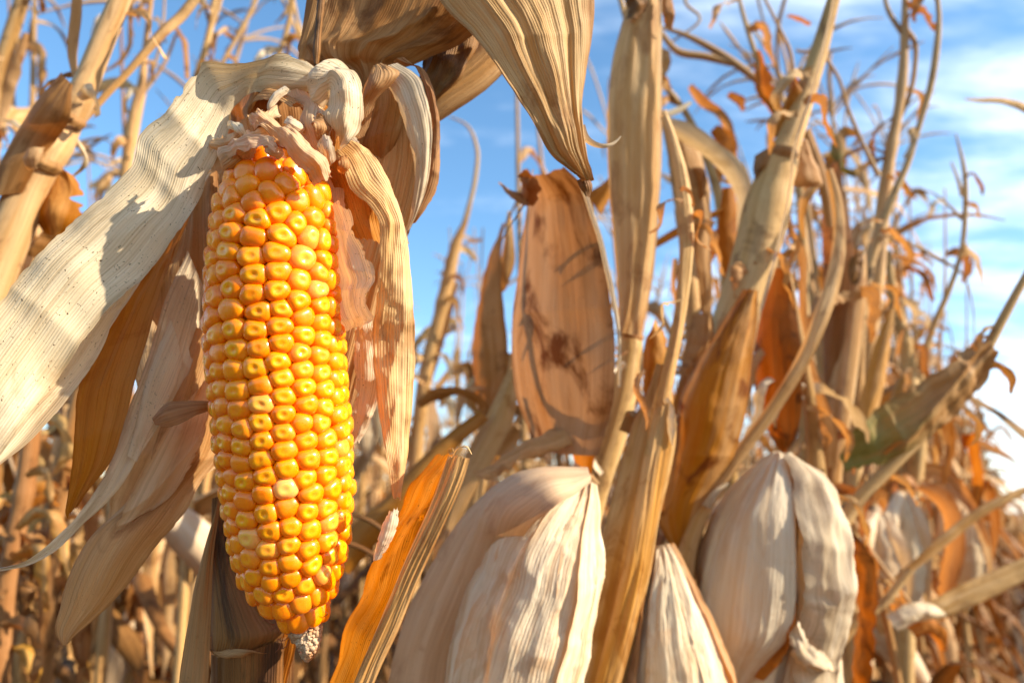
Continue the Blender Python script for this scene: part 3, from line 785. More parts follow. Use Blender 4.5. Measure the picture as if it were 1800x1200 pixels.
# ---- husks pulled back from the ear
F = dict(nu=90, nv=110)
def husk(rows, mat='husk_pale', label=None, name='husk', **k):
    kk = dict(nu=70, nv=90, pleat=(.0005, .0055), crump=(.0018, .02), side=.02, sidef=26); kk.update(k)
    return sheet(name, rows, M[mat], EAR, label, **kk)
# big pale husk sweeping left in front
husk([(566, 128, .262, 560, 160, .262, .10), (520, 98, .258, 500, 165, .262, .12), (470, 93, .255, 440, 158, .262, .10), (440, 98, .253, 428, 162, .262, .06), (405, 110, .254, 412, 190, .262, .04), (366, 110, .256, 405, 220, .262, .0),
      (322, 155, .254, 392, 258, .260, -.03), (290, 198, .252, 376, 298, .257, .05), (246, 236, .250, 352, 350, .255, .08), (234, 285, .247, 330, 388, .252, -.05), (185, 340, .245, 300, 430, .250, .06), (125, 392, .240, 262, 482, .246, .05),
      (60, 456, .234, 195, 545, .240, .06), (0, 527, .228, 120, 640, .234, .05), (-80, 640, .22, 45, 745, .226, .05), (-150, 760, .212, -20, 830, .22, .05)],
     'husk_pale', 'broad pale husk sweeping to the left', nu=110, nv=150, pleat=(.0007, .008), crump=(.0034, .03), ruffle=(.0045, .022), side=.035, sidef=34)
husk([(330, 330, .268, 372, 300, .266, -.08), (270, 420, .262, 318, 400, .262, -.08), (210, 490, .256, 258, 482, .256, -.08), (120, 590, .246, 205, 560, .250, -.06), (40, 680, .236, 165, 640, .244, -.06), (-30, 740, .23, 118, 705, .238, -.04),
      (-60, 790, .226, 62, 768, .232, -.02), (-80, 850, .222, 0, 820, .226, 0), (-120, 900, .215, -70, 880, .22, 0)],
     'husk_pale', 'lower turned edge of pale husk', nu=70, nv=110, pleat=(.0008, .005), crump=(.0012, .02), ruffle=(.0015, .03))
# brown translucent husk
husk([(300, 380, .275, 352, 340, .275, -.1), (262, 450, .272, 318, 430, .273, -.12), (205, 540, .268, 290, 500, .27, -.15), (150, 640, .262, 262, 590, .268, -.18), (134, 700, .258, 240, 660, .265, -.18), (130, 780, .255, 216, 755, .262, -.16),
      (122, 850, .254, 192, 815, .26, -.12), (115, 895, .254, 150, 868, .257, -.05), (117, 913, .254, 122, 910, .255, 0)], 'husk_orange', 'long brown orange husk strip', pleat=(.0010, .005), crump=(.0024, .025), crease=(.003, .025), rag=.04, ruffle=(.001, .02))
# pale thin husk ending in a curled tail
husk([(330, 440, .280, 365, 520, .284, .1), (285, 540, .278, 345, 610, .284, .1), (262, 620, .276, 318, 690, .282, .1), (232, 700, .273, 285, 740, .279, .12), (205, 780, .268, 248, 795, .272, .14), (175, 850, .262, 205, 862, .266, .1),
      (130, 912, .256, 150, 918, .259, .05), (80, 958, .250, 92, 968, .252, 0), (40, 985, .247, 45, 992, .248, 0), (-20, 1000, .245, -20, 1003, .245, 0)], 'husk_pale', 'thin pale husk strip with long curled tail', pleat=(.0008, .004), crump=(.002, .018), ruffle=(.0015, .015))
husk([(300, 470, .289, 388, 300, .287, .1), (272, 540, .290, 400, 420, .286, .1), (275, 570, .290, 400, 520, .286, .06), (300, 597, .289, 398, 575, .286, .03)], 'husk_tan', 'short square ended inner husk', rag=.07, ragf=5, pleat=(.0006, .004), crump=(.0028, .02))
# wide shaded husk beside the ear, reaching behind it
husk([(395, 190, .275, 520, 190, .292, .1), (385, 260, .285, 500, 280, .300, .08), (345, 320, .292, 450, 360, .303, .1), (300, 400, .296, 440, 450, .303, .1), (262, 490, .297, 440, 560, .303, .1), (235, 610, .296, 435, 660, .302, .1),
      (250, 720, .294, 430, 740, .300, .1), (225, 790, .290, 405, 800, .298, .08), (200, 860, .284, 345, 850, .292, .05), (192, 915, .280, 270, 905, .285, .02)],
     'husk_flesh', 'wide inner husk behind the left side of the ear', nu=90, nv=120, pleat=(.0012, .008), crump=(.0042, .024), side=.06, crease=(.0045, .022))
husk([(345, 575, .280, 420, 600, .296, .06), (300, 690, .280, 412, 700, .294, .08), (262, 800, .278, 398, 790, .292, .1), (215, 890, .274, 352, 850, .286, .12), (155, 950, .268, 322, 905, .280, .14), (118, 1020, .262, 270, 965, .274, .14),
      (103, 1075, .258, 215, 1040, .268, .12), (97, 1112, .256, 158, 1095, .262, .08), (106, 1132, .255, 114, 1130, .257, 0)],
     'husk_tan', 'longest lower husk with bright right rim', nu=90, nv=120, pleat=(.0008, .005), crump=(.0030, .03), crease=(.003, .03), ruffle=(.0014, .03))
husk([(330, 700, .276, 372, 640, .284, .1), (290, 760, .272, 365, 735, .280, .1), (240, 850, .270, 350, 790, .279, .1), (200, 925, .268, 290, 880, .276, .05), (194, 940, .267, 230, 925, .272, .0)], 'husk_flesh', 'folded flesh coloured husk', crease=(.003, .02), side=.06, pleat=(.0008, .005), crump=(.0016, .02))
husk([(300, 560, .277, 322, 640, .279, .2), (262, 650, .273, 300, 700, .276, .25), (238, 740, .269, 262, 760, .272, .25), (222, 800, .266, 240, 812, .268, .2)], 'husk_pale', 'narrow folded husk edge catching the sun', nu=30, nv=60)
husk([(548, 100, .284, 660, 105, .286, .1), (552, 170, .285, 672, 170, .288, .12), (556, 240, .286, 672, 250, .290, .1), (560, 320, .288, 650, 330, .290, .1), (560, 400, .29, 640, 420, .292, .05)], 'husk_tan', 'brownish husk base joining the stalk', pleat=(.0014, .006), crump=(.003, .015))
husk([(655, 120, .266, 668, 110, .264, .2), (640, 160, .268, 700, 125, .262, .3), (634, 210, .272, 668, 175, .266, .3), (622, 262, .276, 645, 240, .272, .2)], 'husk_tan', None, nu=40, nv=50, pleat=(.0008, .004), crump=(.003, .01))
husk([(420, 215, .256, 440, 200, .262, .2), (405, 250, .254, 450, 235, .262, .2), (388, 285, .252, 430, 268, .258, .2), (392, 300, .248, 410, 288, .252, .1)], 'husk_tan', None, nu=40, nv=50, pleat=(.0008, .004), crump=(.003, .01), side=.08)
# small reddish curl
husk([(425, 703, .262, 420, 726, .262, .05), (368, 704, .252, 368, 722, .252, .1), (325, 705, .249, 335, 736, .247, .12), (300, 706, .248, 312, 748, .245, .15), (282, 718, .249, 290, 751, .246, .15), (268, 735, .25, 272, 746, .249, .1)],
     'leaf_brown', 'small brown curled husk tip', nu=30, nv=60, pleat=(.0004, .003), crump=(.0009, .008), side=.04)
# right side: long hanging straw husk
husk([(560, 262, .252, 600, 240, .258, .1), (590, 285, .248, 640, 262, .256, .12), (612, 330, .248, 672, 310, .255, .15), (662, 390, .250, 705, 390, .256, .15), (664, 440, .252, 718, 452, .257, .16), (660, 520, .255, 726, 530, .259, .2), (654, 600, .257, 731, 600, .260, .2),
      (660, 680, .258, 727, 680, .261, .22), (670, 760, .258, 720, 760, .261, .2), (682, 830, .258, 712, 825, .26, .15), (690, 882, .258, 700, 885, .259, .1)], 'straw', 'long straw coloured husk hanging right of the ear', nu=80, nv=140,
     pleat=(.0009, .0055), crump=(.0024, .010), ruffle=(.0016, .012), side=.05, sidef=22, rag=.03)
husk([(560, 255, .251, 610, 262, .254, .1), (575, 300, .251, 655, 300, .256, .15), (594, 345, .253, 672, 350, .258, .15), (610, 385, .256, 680, 400, .261, .12), (628, 425, .259, 690, 440, .264, .1)], 'husk_orange', 'orange lit underside of hanging husk', rag=.1,
     pleat=(.0008, .004), crump=(.0025, .010))
husk([(575, 330, .262, 618, 345, .243, .1), (580, 400, .260, 632, 395, .242, .1), (584, 450, .258, 650, 440, .242, .12), (590, 500, .258, 666, 492, .242, .1), (594, 545, .258, 655, 530, .243, .12), (600, 575, .258, 667, 560, .243, .1), (604, 605, .258, 640, 585, .245, .05)], 'husk_pale', 'torn peach husk flap against the kernels',
     nu=70, nv=90, rag=.14, ragf=5, start_rag=.2, side=.16, sidef=11, pleat=(.0008, .006), crump=(.0028, .015))
husk([(550, 280, .258, 600, 290, .254, .1), (562, 330, .256, 606, 335, .253, .12), (580, 380, .256, 612, 390, .253, .1), (592, 430, .257, 612, 440, .254, .05)], 'husk_flesh', None, rag=.1, nu=40, nv=50, pleat=(.0004, .003), crump=(.001, .01))
# broad ribbed husk behind the right side
husk([(640, 210, .288, 745, 190, .286, .15), (628, 280, .290, 750, 270, .288, .15), (605, 360, .291, 738, 350, .290, .14), (590, 420, .292, 716, 420, .291, .12), (570, 500, .292, 690, 510, .291, .1), (560, 570, .292, 668, 590, .290, .08), (560, 640, .292, 640, 660, .289, .05), (560, 720, .291, 618, 735, .288, 0)],
     'straw', 'broad ribbed husk behind the right side of the ear', nu=100, nv=90, pleat=(.0011, .0028), crump=(.0006, .03))
husk([(655, 130, .270, 700, 112, .268, .1), (680, 150, .268, 735, 135, .266, .1), (705, 200, .266, 752, 172, .264, .12), (722, 255, .267, 762, 225, .265, .14), (730, 310, .268, 758, 290, .267, .14), (722, 370, .270, 745, 350, .269, .1), (712, 410, .272, 722, 400, .272, 0)],
     'husk_pale', 'pale pleated husk strand arching over the right side', nu=60, nv=100, pleat=(.0009, .004), crump=(.001, .012), ruffle=(.001, .012))
husk([(690, 112, .276, 712, 105, .276, .1), (735, 130, .275, 758, 150, .275, .12), (755, 190, .275, 772, 200, .275, .16), (757, 250, .275, 775, 262, .275, .16), (748, 310, .276, 772, 320, .276, .16), (732, 355, .277, 760, 352, .277, .12), (722, 395, .278, 732, 392, .278, 0)],
     'leaf_brown', 'brown husk edge at the far right of the ear', nu=40, nv=80, pleat=(.001, .004), crump=(.002, .012), side=.06)
husk([(640, 150, .276, 690, 118, .274, .1), (655, 175, .278, 712, 150, .276, .15), (650, 215, .282, 712, 200, .280, .2), (640, 260, .285, 705, 235, .283, .2), (655, 290, .287, 690, 265, .285, .1)], 'husk_tan', None, nu=40, nv=50, pleat=(.001, .004), crump=(.002, .012))
# folds over the top of the ear
husk([(545, 130, .262, 560, 115, .262, .1), (575, 112, .258, 560, 190, .262, .2), (610, 115, .254, 580, 205, .254, .3), (636, 150, .250, 578, 172, .250, .35), (642, 200, .248, 578, 195, .247, .35), (632, 240, .248, 572, 215, .246, .3), (612, 262, .249, 596, 230, .247, .1), (604, 275, .25, 600, 250, .249, 0)],
     'husk_pale', 'crumpled pale husk folded over the top of the ear', nu=80, nv=90, pleat=(.0005, .004), crump=(.0036, .010), ruffle=(.003, .01), rag=.12, side=.12, sidef=9)
husk([(410, 150, .268, 540, 122, .266, .2), (400, 175, .272, 545, 165, .270, .25), (408, 205, .276, 548, 200, .274, .25), (400, 240, .280, 545, 235, .278, .2), (395, 275, .284, 540, 262, .282, .1)], 'leaf_brown', 'shaded brown inner husk above the kernels', nu=70, nv=60, pleat=(.0012, .005), crump=(.003, .015))
husk([(380, 240, .286, 470, 160, .285, .1), (372, 290, .292, 540, 180, .292, .1), (365, 340, .296, 600, 230, .296, .1), (360, 400, .298, 620, 330, .298, .05)], 'husk_tan', None, nu=60, nv=50, pleat=(.0012, .006), crump=(.003, .02))
husk([(500, 160, .262, 545, 170, .262, .2), (505, 185, .258, 560, 185, .258, .3), (535, 200, .252, 578, 200, .252, .35), (528, 228, .248, 590, 225, .248, .4), (540, 255, .247, 585, 250, .247, .4), (560, 282, .247, 585, 268, .248, .2)], 'husk_flesh', 'pale cupped husk with orange glow', nu=60, nv=60, crump=(.002, .01), pleat=(.0007, .003))
husk([(520, 172, .262, 565, 165, .262, .2), (530, 192, .258, 575, 190, .258, .2), (548, 215, .252, 600, 215, .252, .2), (556, 245, .250, 606, 245, .250, .2), (570, 270, .25, 600, 268, .25, .1)], 'leaf_orange', None, nu=50, nv=50, crump=(.002, .01), pleat=(.0007, .003))
# ruffled remnants lying over the top kernels
husk([(438, 222, .238, 462, 205, .240, .3), (452, 238, .235, 482, 215, .237, .35), (478, 248, .232, 508, 235, .233, .4), (495, 262, .229, 530, 245, .231, .4), (520, 290, .228, 552, 262, .230, .35), (538, 310, .229, 575, 285, .232, .3), (556, 330, .231, 588, 318, .234, .1)],
     'husk_flesh', 'ruffled thin husk remnant lying across the top kernels', nu=60, nv=90, pleat=(.0006, .002), crump=(.0032, .006), ruffle=(.003, .006), side=.1, sidef=14, rag=.06)
husk([(395, 292, .238, 402, 270, .244, .2), (430, 278, .232, 428, 256, .238, .3), (462, 274, .230, 458, 252, .236, .3), (492, 282, .229, 498, 258, .234, .3)], 'husk_flesh', 'small torn husk collar on the ear top', nu=40, nv=60, crump=(.0026, .006), side=.12, sidef=10, rag=.1, pleat=(.0005, .002))
husk([(488, 262, .234, 505, 240, .238, .2), (510, 272, .230, 525, 250, .234, .3), (530, 290, .2285, 545, 270, .233, .2), (545, 322, .230, 565, 305, .235, .1)], 'leaf_orange', None, nu=30, nv=40, crump=(.002, .006), side=.1, sidef=8)
husk([(440, 205, .262, 470, 190, .266, .2), (455, 190, .256, 492, 175, .262, .3), (490, 182, .25, 520, 178, .256, .3), (515, 195, .248, 540, 188, .252, .2)], 'husk_tan', None, nu=40, nv=40, crump=(.002, .008), rag=.1)
husk([(500, 150, .25, 512, 160, .25, .2), (478, 165, .249, 490, 176, .249, .3), (470, 190, .249, 480, 196, .249, .3), (478, 212, .250, 486, 206, .25, .1)], 'husk_pale', 'thin curled sliver of husk', nu=14, nv=40, crump=(.0008, .006))
def collar():
    r = np.random.RandomState(77)
    spots = [(455, 250, 25, .232), (478, 262, 60, .230), (505, 252, 20, .230), (530, 262, 50, .230), (548, 285, 75, .229), (412, 280, 140, .236), (436, 262, 120, .234), (580, 262, 70, .240), (600, 290, 95, .243), (470, 208, 10, .245), (520, 215, 40, .240), (560, 225, 80, .241), (400, 250, 160, .250), (425, 232, 30, .250)]
    for i, (x, y, ang, d) in enumerate(spots):
        n = 5; ln = r.uniform(32, 60); w = r.uniform(16, 30); pts = []; a_ = math.radians(ang + r.uniform(-15, 15)); px_, py_ = x - ln * .4 * math.cos(a_), y - ln * .4 * math.sin(a_)
        for j in range(n):
            pts.append((px_, py_, d + .006 * (j - 2) ** 2 / 4, w * (.7 + .5 * math.sin(j / (n - 1) * 3.1)), r.uniform(-50, 60), .25)); a_ += r.uniform(-.5, .5); px_ += ln / n * math.cos(a_); py_ += ln / n * math.sin(a_)
        blade('husk', pts, M[('husk_flesh', 'husk_pale', 'husk_tan')[i % 3]], EAR, None, nu=26, nv=50, pleat=(.0005, .003), crump=(.0016, .006), ruffle=(.0022, .006), side=.2, sidef=12, rag=.12, start_rag=.08)
collar()
for pts in ([(610, 250, .262, 40, 30, .2), (650, 300, .262, 44, 30, .2), (690, 380, .264, 40, 20, .2), (712, 440, .266, 20, 20, .1)], [(640, 560, .27, 30, 20, .1), (650, 640, .27, 50, 10, .1), (640, 720, .272, 40, 10, .1), (625, 780, .274, 12, 10, .1)],
            [(700, 640, .268, 40, 40, .2), (706, 720, .268, 44, 30, .2), (700, 800, .268, 30, 20, .2), (698, 860, .268, 8, 10, .1)]):
    blade('husk', pts, M['husk_pale'], EAR, None, nu=40, nv=70, pleat=(.0008, .005), crump=(.0026, .012), ruffle=(.002, .012), side=.12, sidef=16, rag=.06)
# ------------------------------------------------------------------ foreground and middle plants
def plant(label, px, py, d, group=None, name='maize_plant', cat='maize plant'):
    g = P(px, py, d); return thing(name, label, cat, (g[0], g[1], 0), group)
def ground_pt(p):
    return p
def stalk(parent, pts, mat='stalk', down=True, nodes=(), ns=20, nv=70, label=None, name='stalk', **k):
    """pts from top to bottom; the lowest is carried on down to the soil"""
    C = [P(p[0], p[1], p[2]) for p in pts]; r = [p[3] * p[2] / FPX / 2 for p in pts]
    if down:
        a, b = C[-2], C[-1]; dirn = unit(b - a); dirn = unit(dirn * .6 + np.array([0, 0, -1.0]) * .8)
        ln = b[2] / max(.2, -dirn[2]); C += [b + dirn * ln * .5, b + dirn * (ln + .03)]; r += [r[-1] * 1.05, r[-1] * 1.05]
        tot = sum(np.linalg.norm(C[i+1] - C[i]) for i in range(len(C)-1)); up = tot - ln - .03
        nodes = [n * up / tot for n in nodes]; nv = int(nv * 1.6)
    k.setdefault('ribs', 9); k.setdefault('ribamp', .025)
    V, Fq, uv = tube_arrays(C, r, ns=ns, nv=nv, nodes=nodes, **k)
    return obj(name, mesh_from(name, rel(V, parent), Fq, uv, M[mat]), parent, label)
def node_ring(parent, x, y, d, w, tx=0, mat='stalk_brown'):
    """dark swollen joint of a stalk"""
    C = [P(x + tx * t, y + t, d) for t in (-9, -4, 0, 4, 9)]; k = d / FPX / 2
    V, Fq, uv = tube_arrays(C, [w * k * .98, w * k * 1.07, w * k * 1.12, w * k * 1.06, w * k * .98], ns=22, nv=12, lump=.04)
    st_ = next((ch for ch in parent.children if ch.name.startswith('stalk') and not ch.name.startswith('stalk_')), parent)
    obj('stalk_joint', mesh_from('stalk_joint', rel(V, st_), Fq, uv, M[mat]), st_)
MID = dict(nu=24, nv=60, pleat=(.0008, .006), crump=(.002, .03))
def lf(parent, rows, mat, label=None, name='leaf', **k):
    kk = dict(MID); kk.update(k); return sheet(name, rows, M[mat], parent, label, **kk)
def bl(parent, pts, mat, label=None, name='leaf', **k):
    kk = dict(nu=12, nv=44, pleat=(.0006, .006), crump=(.0015, .03)); kk.update(k); return blade(name, pts, M[mat], parent, label, **kk)

# hero plant: its stalk runs up behind the ear
A = plant('thick brown maize stalk that carries the bare orange ear, with its broad torn leaves', 430, 1200, .30)
stalk(A, [(1010, -260, .31, 60), (905, 45, .305, 66), (840, 125, .302, 66), (770, 175, .30, 64), (690, 235, .302, 60), (620, 330, .305, 64), (560, 480, .31, 74), (500, 760, .305, 84), (455, 960, .300, 104), (440, 1110, .297, 112), (430, 1200, .296, 112), (425, 1280, .296, 112)],
      'stalk', nodes=(.78,), ns=40, nv=120, ribs=24, ribamp=.012)
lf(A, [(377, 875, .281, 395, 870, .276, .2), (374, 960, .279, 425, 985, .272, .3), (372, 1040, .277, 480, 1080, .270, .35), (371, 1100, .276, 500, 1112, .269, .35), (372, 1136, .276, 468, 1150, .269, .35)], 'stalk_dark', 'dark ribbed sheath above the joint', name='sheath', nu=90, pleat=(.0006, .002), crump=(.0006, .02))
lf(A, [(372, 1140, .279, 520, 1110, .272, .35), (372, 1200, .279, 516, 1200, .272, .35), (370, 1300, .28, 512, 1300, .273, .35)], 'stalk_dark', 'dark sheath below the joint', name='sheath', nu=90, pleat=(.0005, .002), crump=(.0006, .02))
lf(A, [(482, 1075, .275, 530, 1085, .272, .1), (470, 1120, .273, 522, 1140, .27, .1), (462, 1180, .272, 510, 1180, .27, .1), (455, 1260, .272, 495, 1260, .27, .1)], 'leaf_orange', 'orange strip of sheath under the ear', name='sheath', nu=30)
lf(A, [(383, 872, .272, 387, 873, .272, .1), (360, 960, .270, 377, 965, .269, .15), (338, 1060, .268, 373, 1065, .267, .15), (322, 1150, .267, 371, 1150, .266, .15), (308, 1260, .266, 368, 1260, .265, .15)], 'leaf_brown', 'narrow brown sheath edge left of the stalk', name='sheath', nu=40, pleat=(.0009, .003))
lf(A, [(360, 1132, .270, 400, 1140, .264, .2), (400, 1140, .262, 440, 1146, .262, .2), (445, 1134, .262, 472, 1142, .264, .1)], 'husk_tan', None, name='sheath', nu=16, nv=24, crump=(.002, .006))
# broad leaf across the top
lf(A, [(548, -60, .285, 900, -60, .285, .10), (540, 10, .285, 880, 20, .288, .12), (532, 60, .285, 830, 68, .290, .14), (530, 100, .286, 765, 105, .289, .16), (560, 128, .286, 722, 122, .287, .14), (608, 140, .286, 690, 130, .285, .1), (632, 165, .286, 672, 152, .285, .05)],
   'leaf_brown', 'broad blotched brown leaf above the ear', nu=100, nv=90, pleat=(.0012, .006), crump=(.004, .03), ruffle=(.002, .02))
lf(A, [(560, -50, .280, 600, -50, .282, .1), (545, 20, .28, 585, 10, .282, .1), (528, 80, .28, 570, 60, .282, .1), (524, 104, .28, 552, 108, .282, .05)], 'husk_tan', None, nu=40)
tube('midrib', [(566, -40, .272, 14), (563, 20, .270, 13), (559, 60, .269, 12), (557, 90, .268, 13), (556, 114, .268, 8)], M['stalk_dark'], A, 'dark thin leaf rib hanging down', ns=12, nv=40, lump=.25)
lf(A, [(760, 60, .300, 840, 20, .304, .1), (745, 110, .296, 860, 70, .302, .15), (728, 160, .294, 830, 135, .298, .2), (715, 200, .294, 760, 190, .296, .1)], 'stalk_dark', 'dark torn sheath where the stalk bends', name='sheath', nu=40, nv=40, crump=(.004, .01), side=.08)
# big pleated straw leaf hanging to a point
lf(A, [(745, -60, .272, 1045, -60, .285, .12), (775, 2, .270, 1033, 0, .284, .14), (828, 62, .270, 1036, 60, .284, .16), (868, 120, .271, 1030, 115, .284, .18), (908, 180, .272, 1022, 175, .284, .22), (942, 235, .274, 1022, 230, .283, .28), (970, 278, .276, 1027, 275, .282, .32),
       (998, 305, .278, 1032, 305, .282, .3), (1018, 320, .28, 1036, 322, .282, .2)], 'straw', 'big pleated straw leaf hanging down to a point', nu=130, nv=120, pleat=(.0030, .0052), crump=(.0022, .018), ruffle=(.002, .02))
lf(A, [(1005, -40, .30, 1042, -40, .30, .1), (1010, 40, .299, 1042, 40, .3, .15), (1012, 100, .298, 1032, 110, .299, .15), (1016, 135, .298, 1020, 150, .299, .1)], 'leaf_brown', None, nu=20)
bl(A, [(1025, 222, .284, 16, 40), (1035, 245, .284, 13, 30), (1060, 255, .285, 9, 30), (1080, 250, .286, 5, 10), (1090, 240, .286, 2, 10)], 'husk_pale', 'small curled sliver', nu=7)
lf(A, [(1014, 316, .281, 1038, 314, .281, .3), (1020, 330, .281, 1042, 326, .281, .3), (1030, 345, .281, 1038, 348, .282, .1)], 'stalk_dark', 'dark dry leaf tip', nu=16, nv=20, crump=(.0015, .006))

# broken orange sheath right of the ear
B = plant('broken stub of orange leaf sheath with a ragged top, right of the bare ear', 610, 1200, .245, name='broken_sheath', cat='leaf sheath')
def extend(rows, n=1.0):
    a, b = rows[-2], rows[-1]
    return rows + [tuple(b[i] + (b[i] - a[i]) * n for i in range(6)) + (b[6],)]
lf(B, extend([(782, 785, 0.256, 811, 793, .241, .05), (757, 815, 0.258, 800, 818, .241, .05), (726, 850, 0.26, 787, 840, .241, .05), (706, 900, 0.262, 773, 880, .241, .06), (672, 955, 0.264, 753, 930, .241, .08), (652, 1000, 0.264, 730, 985, .241, .08),
       (640, 1050, 0.264, 705, 1050, .241, .1), (612, 1100, 0.263, 677, 1110, .241, .12), (600, 1160, 0.262, 655, 1165, .241, .12), (578, 1210, 0.26, 635, 1220, .241, .12)], 3), 'leaf_glow', 'glowing orange torn sheath blade', name='sheath', nu=60, nv=110,
   start_rag=.06, ragf=8, side=.16, sidef=22, pleat=(.0005, .006), crump=(.0014, .02))
lf(B, extend([(792, 795, .2375, 829, 798, .234, .35), (776, 840, .2375, 814, 850, .234, .38), (752, 900, .2375, 782, 925, .234, .4), (722, 965, .2375, 762, 968, .234, .4), (690, 1040, .2375, 729, 1040, .234, .42), (660, 1110, .2375, 700, 1110, .234, .42), (634, 1170, .2375, 672, 1170, .234, .42), (610, 1225, .2375, 650, 1225, .234, .42)], 3),
   'straw', 'pale ribbed midrib', name='midrib', nu=60, nv=100, start_rag=.015, ragf=4, pleat=(.0012, .0022), crump=(.0003, .02))
lf(B, [(690, 886, .236, 704, 886, .235, .3), (676, 915, .236, 702, 915, .235, .3), (664, 950, .237, 692, 945, .236, .3), (655, 985, .238, 672, 980, .237, .2)], 'husk_pale', 'pale frayed tuft on the torn edge', nu=30, nv=30, start_rag=.2, crump=(.0015, .005), side=.1)
bl(B, [(797, 800, .235, 4, 0), (806, 788, .233, 3, 0), (820, 785, .232, 3, 0), (829, 798, .232, 2, 0)], 'straw', None, name='fibre', nu=4)
bl(B, [(790, 797, .236, 4, 0), (789, 790, .235, 3, 0), (795, 788, .234, 3, 0), (798, 794, .234, 2, 0)], 'straw', None, name='fibre', nu=4)

# ---- husked white ears
def wrapped_ear(label, axis, d0, layers, group='pale husked ears hanging right of the bare ear'):
    g = P(axis[0][0], axis[0][1], d0)
    e = thing('husked_ear', label, 'ear of corn', g, group)
    C = np.array([[*P(x, y, d0 + dd), r * (d0 + dd) / FPX] for x, y, r, dd in axis])
    def lay(a0, a1, off, v0=0, v1=1, mat='ear_white', flare=0, lab=None, nu=60, nv=110, pl=.0010, cr=.0016):
        SEED[0] += 7; sd = SEED[0]
        v = np.linspace(v0, v1, nv); Q = curve(C, v); c = Q[:, :3]; r = Q[:, 3]
        T = unit(np.gradient(c, axis=0)); e2 = unit(-CF - T * (T @ -CF)[:, None]); e1 = np.cross(T, e2)
        e1 *= np.sign(e1[:, :1])
        u = np.linspace(0, 1, nu); vv = (v - v0) / (v1 - v0)
        wob0 = a0 + 10 * fbm(vv * 3, 1, 0, sd); wob1 = a1 + 10 * fbm(vv * 3, 2, 0, sd)
        ang = np.radians(wob0[:, None] * (1 - u) + wob1[:, None] * u)
        L = np.cumsum(np.r_[0, np.linalg.norm(np.diff(c, axis=0), axis=1)])
        um = (u - .5)[None] * np.radians(a1 - a0) * r.mean(); vm = np.repeat(L[:, None], nu, 1); um = np.repeat(um, nv, 0)
        R = r[:, None] + off + pl * fbm(um / .004, vm / .06, 0, sd + 1, 3) + cr * fbm(um / .012, vm / .03, 0, sd + 2, 3)
        rg = 1 - np.abs(fbm(um / .011 + vm / .07, vm / .045, 0, sd + 31, 2)) * 2.3; R = R + .0011 * np.maximum(rg, 0) ** 1.6
        rg = 1 - np.abs(fbm(um / .02, vm / .014, 0, sd + 32, 2)) * 2.6; R = R + .0006 * np.maximum(rg, 0) ** 2
        edge = np.abs(2 * u - 1)[None] ** 6
        R = R + edge * (.0012 + flare * (.5 + .5 * fbm(vm / .03, np.sign(u - .5)[None] * 3, 0, sd + 4)))
        V = c[:, None] + e2[:, None] * (np.cos(ang) * R)[..., None] + e1[:, None] * (np.sin(ang) * R)[..., None]
        obj('husk', mesh_from('husk', rel(V.reshape(-1, 3), e), grid_faces(nv, nu), np.stack([um, vm], -1).reshape(-1, 2), M[mat], attrs={'edge': np.repeat(np.abs(2 * u - 1)[None], nv, 0)}), e, lab)
    V, Fq, uv = tube_arrays(C[:, :3], C[:, 3] * .96, ns=32, nv=60, lump=.03)
    obj('ear_body', mesh_from('ear_body', rel(V, e), Fq, uv, M['ear_white']), e)
    for l in layers: lay(**l) if isinstance(l, dict) else lay(*l)
    return e
E1 = wrapped_ear('large pale husked ear right of the broken orange sheath, outer husk peeling', [(1028, 838, 6, 0), (1016, 858, 24, 0), (985, 905, 62, 0), (962, 960, 86, .0), (948, 1020, 92, 0), (928, 1080, 100, 0), (910, 1150, 102, 0), (895, 1230, 96, 0), (872, 1330, 78, 0), (860, 1420, 30, 0), (856, 1450, 3, 0)], .37,
   [(-120, 20, .0012), (10, 130, .0022), dict(a0=-95, a1=-22, off=.0042, v0=.02, v1=.97, lab=None), dict(a0=-60, a1=58, off=.0034, v1=.92, flare=.001, lab='striated white husk catching the sun'), dict(a0=28, a1=140, off=.0046, v0=.0, v1=.9, flare=.002)])
sheet('husk', [(1032, 824, .362, 1040, 846, .352, .1), (985, 822, .366, 1018, 868, .343, .14), (925, 833, .370, 985, 892, .330, .16), (872, 860, .374, 940, 925, .338, .18), (815, 905, .376, 915, 965, .362, .2), (762, 985, .378, 895, 1020, .376, .2), (722, 1060, .378, 870, 1075, .384, .2),
               (697, 1130, .378, 850, 1130, .386, .2), (682, 1200, .378, 840, 1200, .386, .18), (672, 1280, .378, 820, 1280, .386, .15)], M['ear_tan'], E1, 'smooth tan outer husk peeled to the left', nu=70, nv=110, pleat=(.0006, .006), crump=(.0022, .03))
E2 = wrapped_ear('small white husked ear with pointed top between two stalks, low in the middle', [(1163, 958, 4, 0), (1166, 975, 14, 0), (1168, 1015, 34, 0), (1172, 1070, 56, 0), (1180, 1130, 76, 0), (1186, 1190, 88, 0), (1190, 1260, 94, 0), (1192, 1350, 84, 0), (1194, 1440, 45, 0), (1195, 1480, 4, 0)], .43,
   [(-130, -10, .001), (20, 140, .0022), dict(a0=-42, a1=50, off=.0036, v0=.0, v1=.95, flare=.0004), dict(a0=-100, a1=-48, off=.0046, v0=.0, v1=.9, flare=.001, mat='husk_flesh'), dict(a0=50, a1=110, off=.0042, v0=0, v1=.9, mat='husk_tan', lab='outer tan husk')])
E3 = wrapped_ear('big white husked ear with two lobes and an orange seam between', [(1378, 796, 6, 0), (1372, 815, 26, 0), (1362, 860, 60, 0), (1352, 920, 88, 0), (1345, 980, 104, 0), (1340, 1050, 108, 0), (1330, 1130, 100, .0), (1322, 1210, 88, 0), (1315, 1300, 60, 0), (1310, 1370, 5, 0)], .50,
   [(-140, 0, .001), (10, 150, .001)])
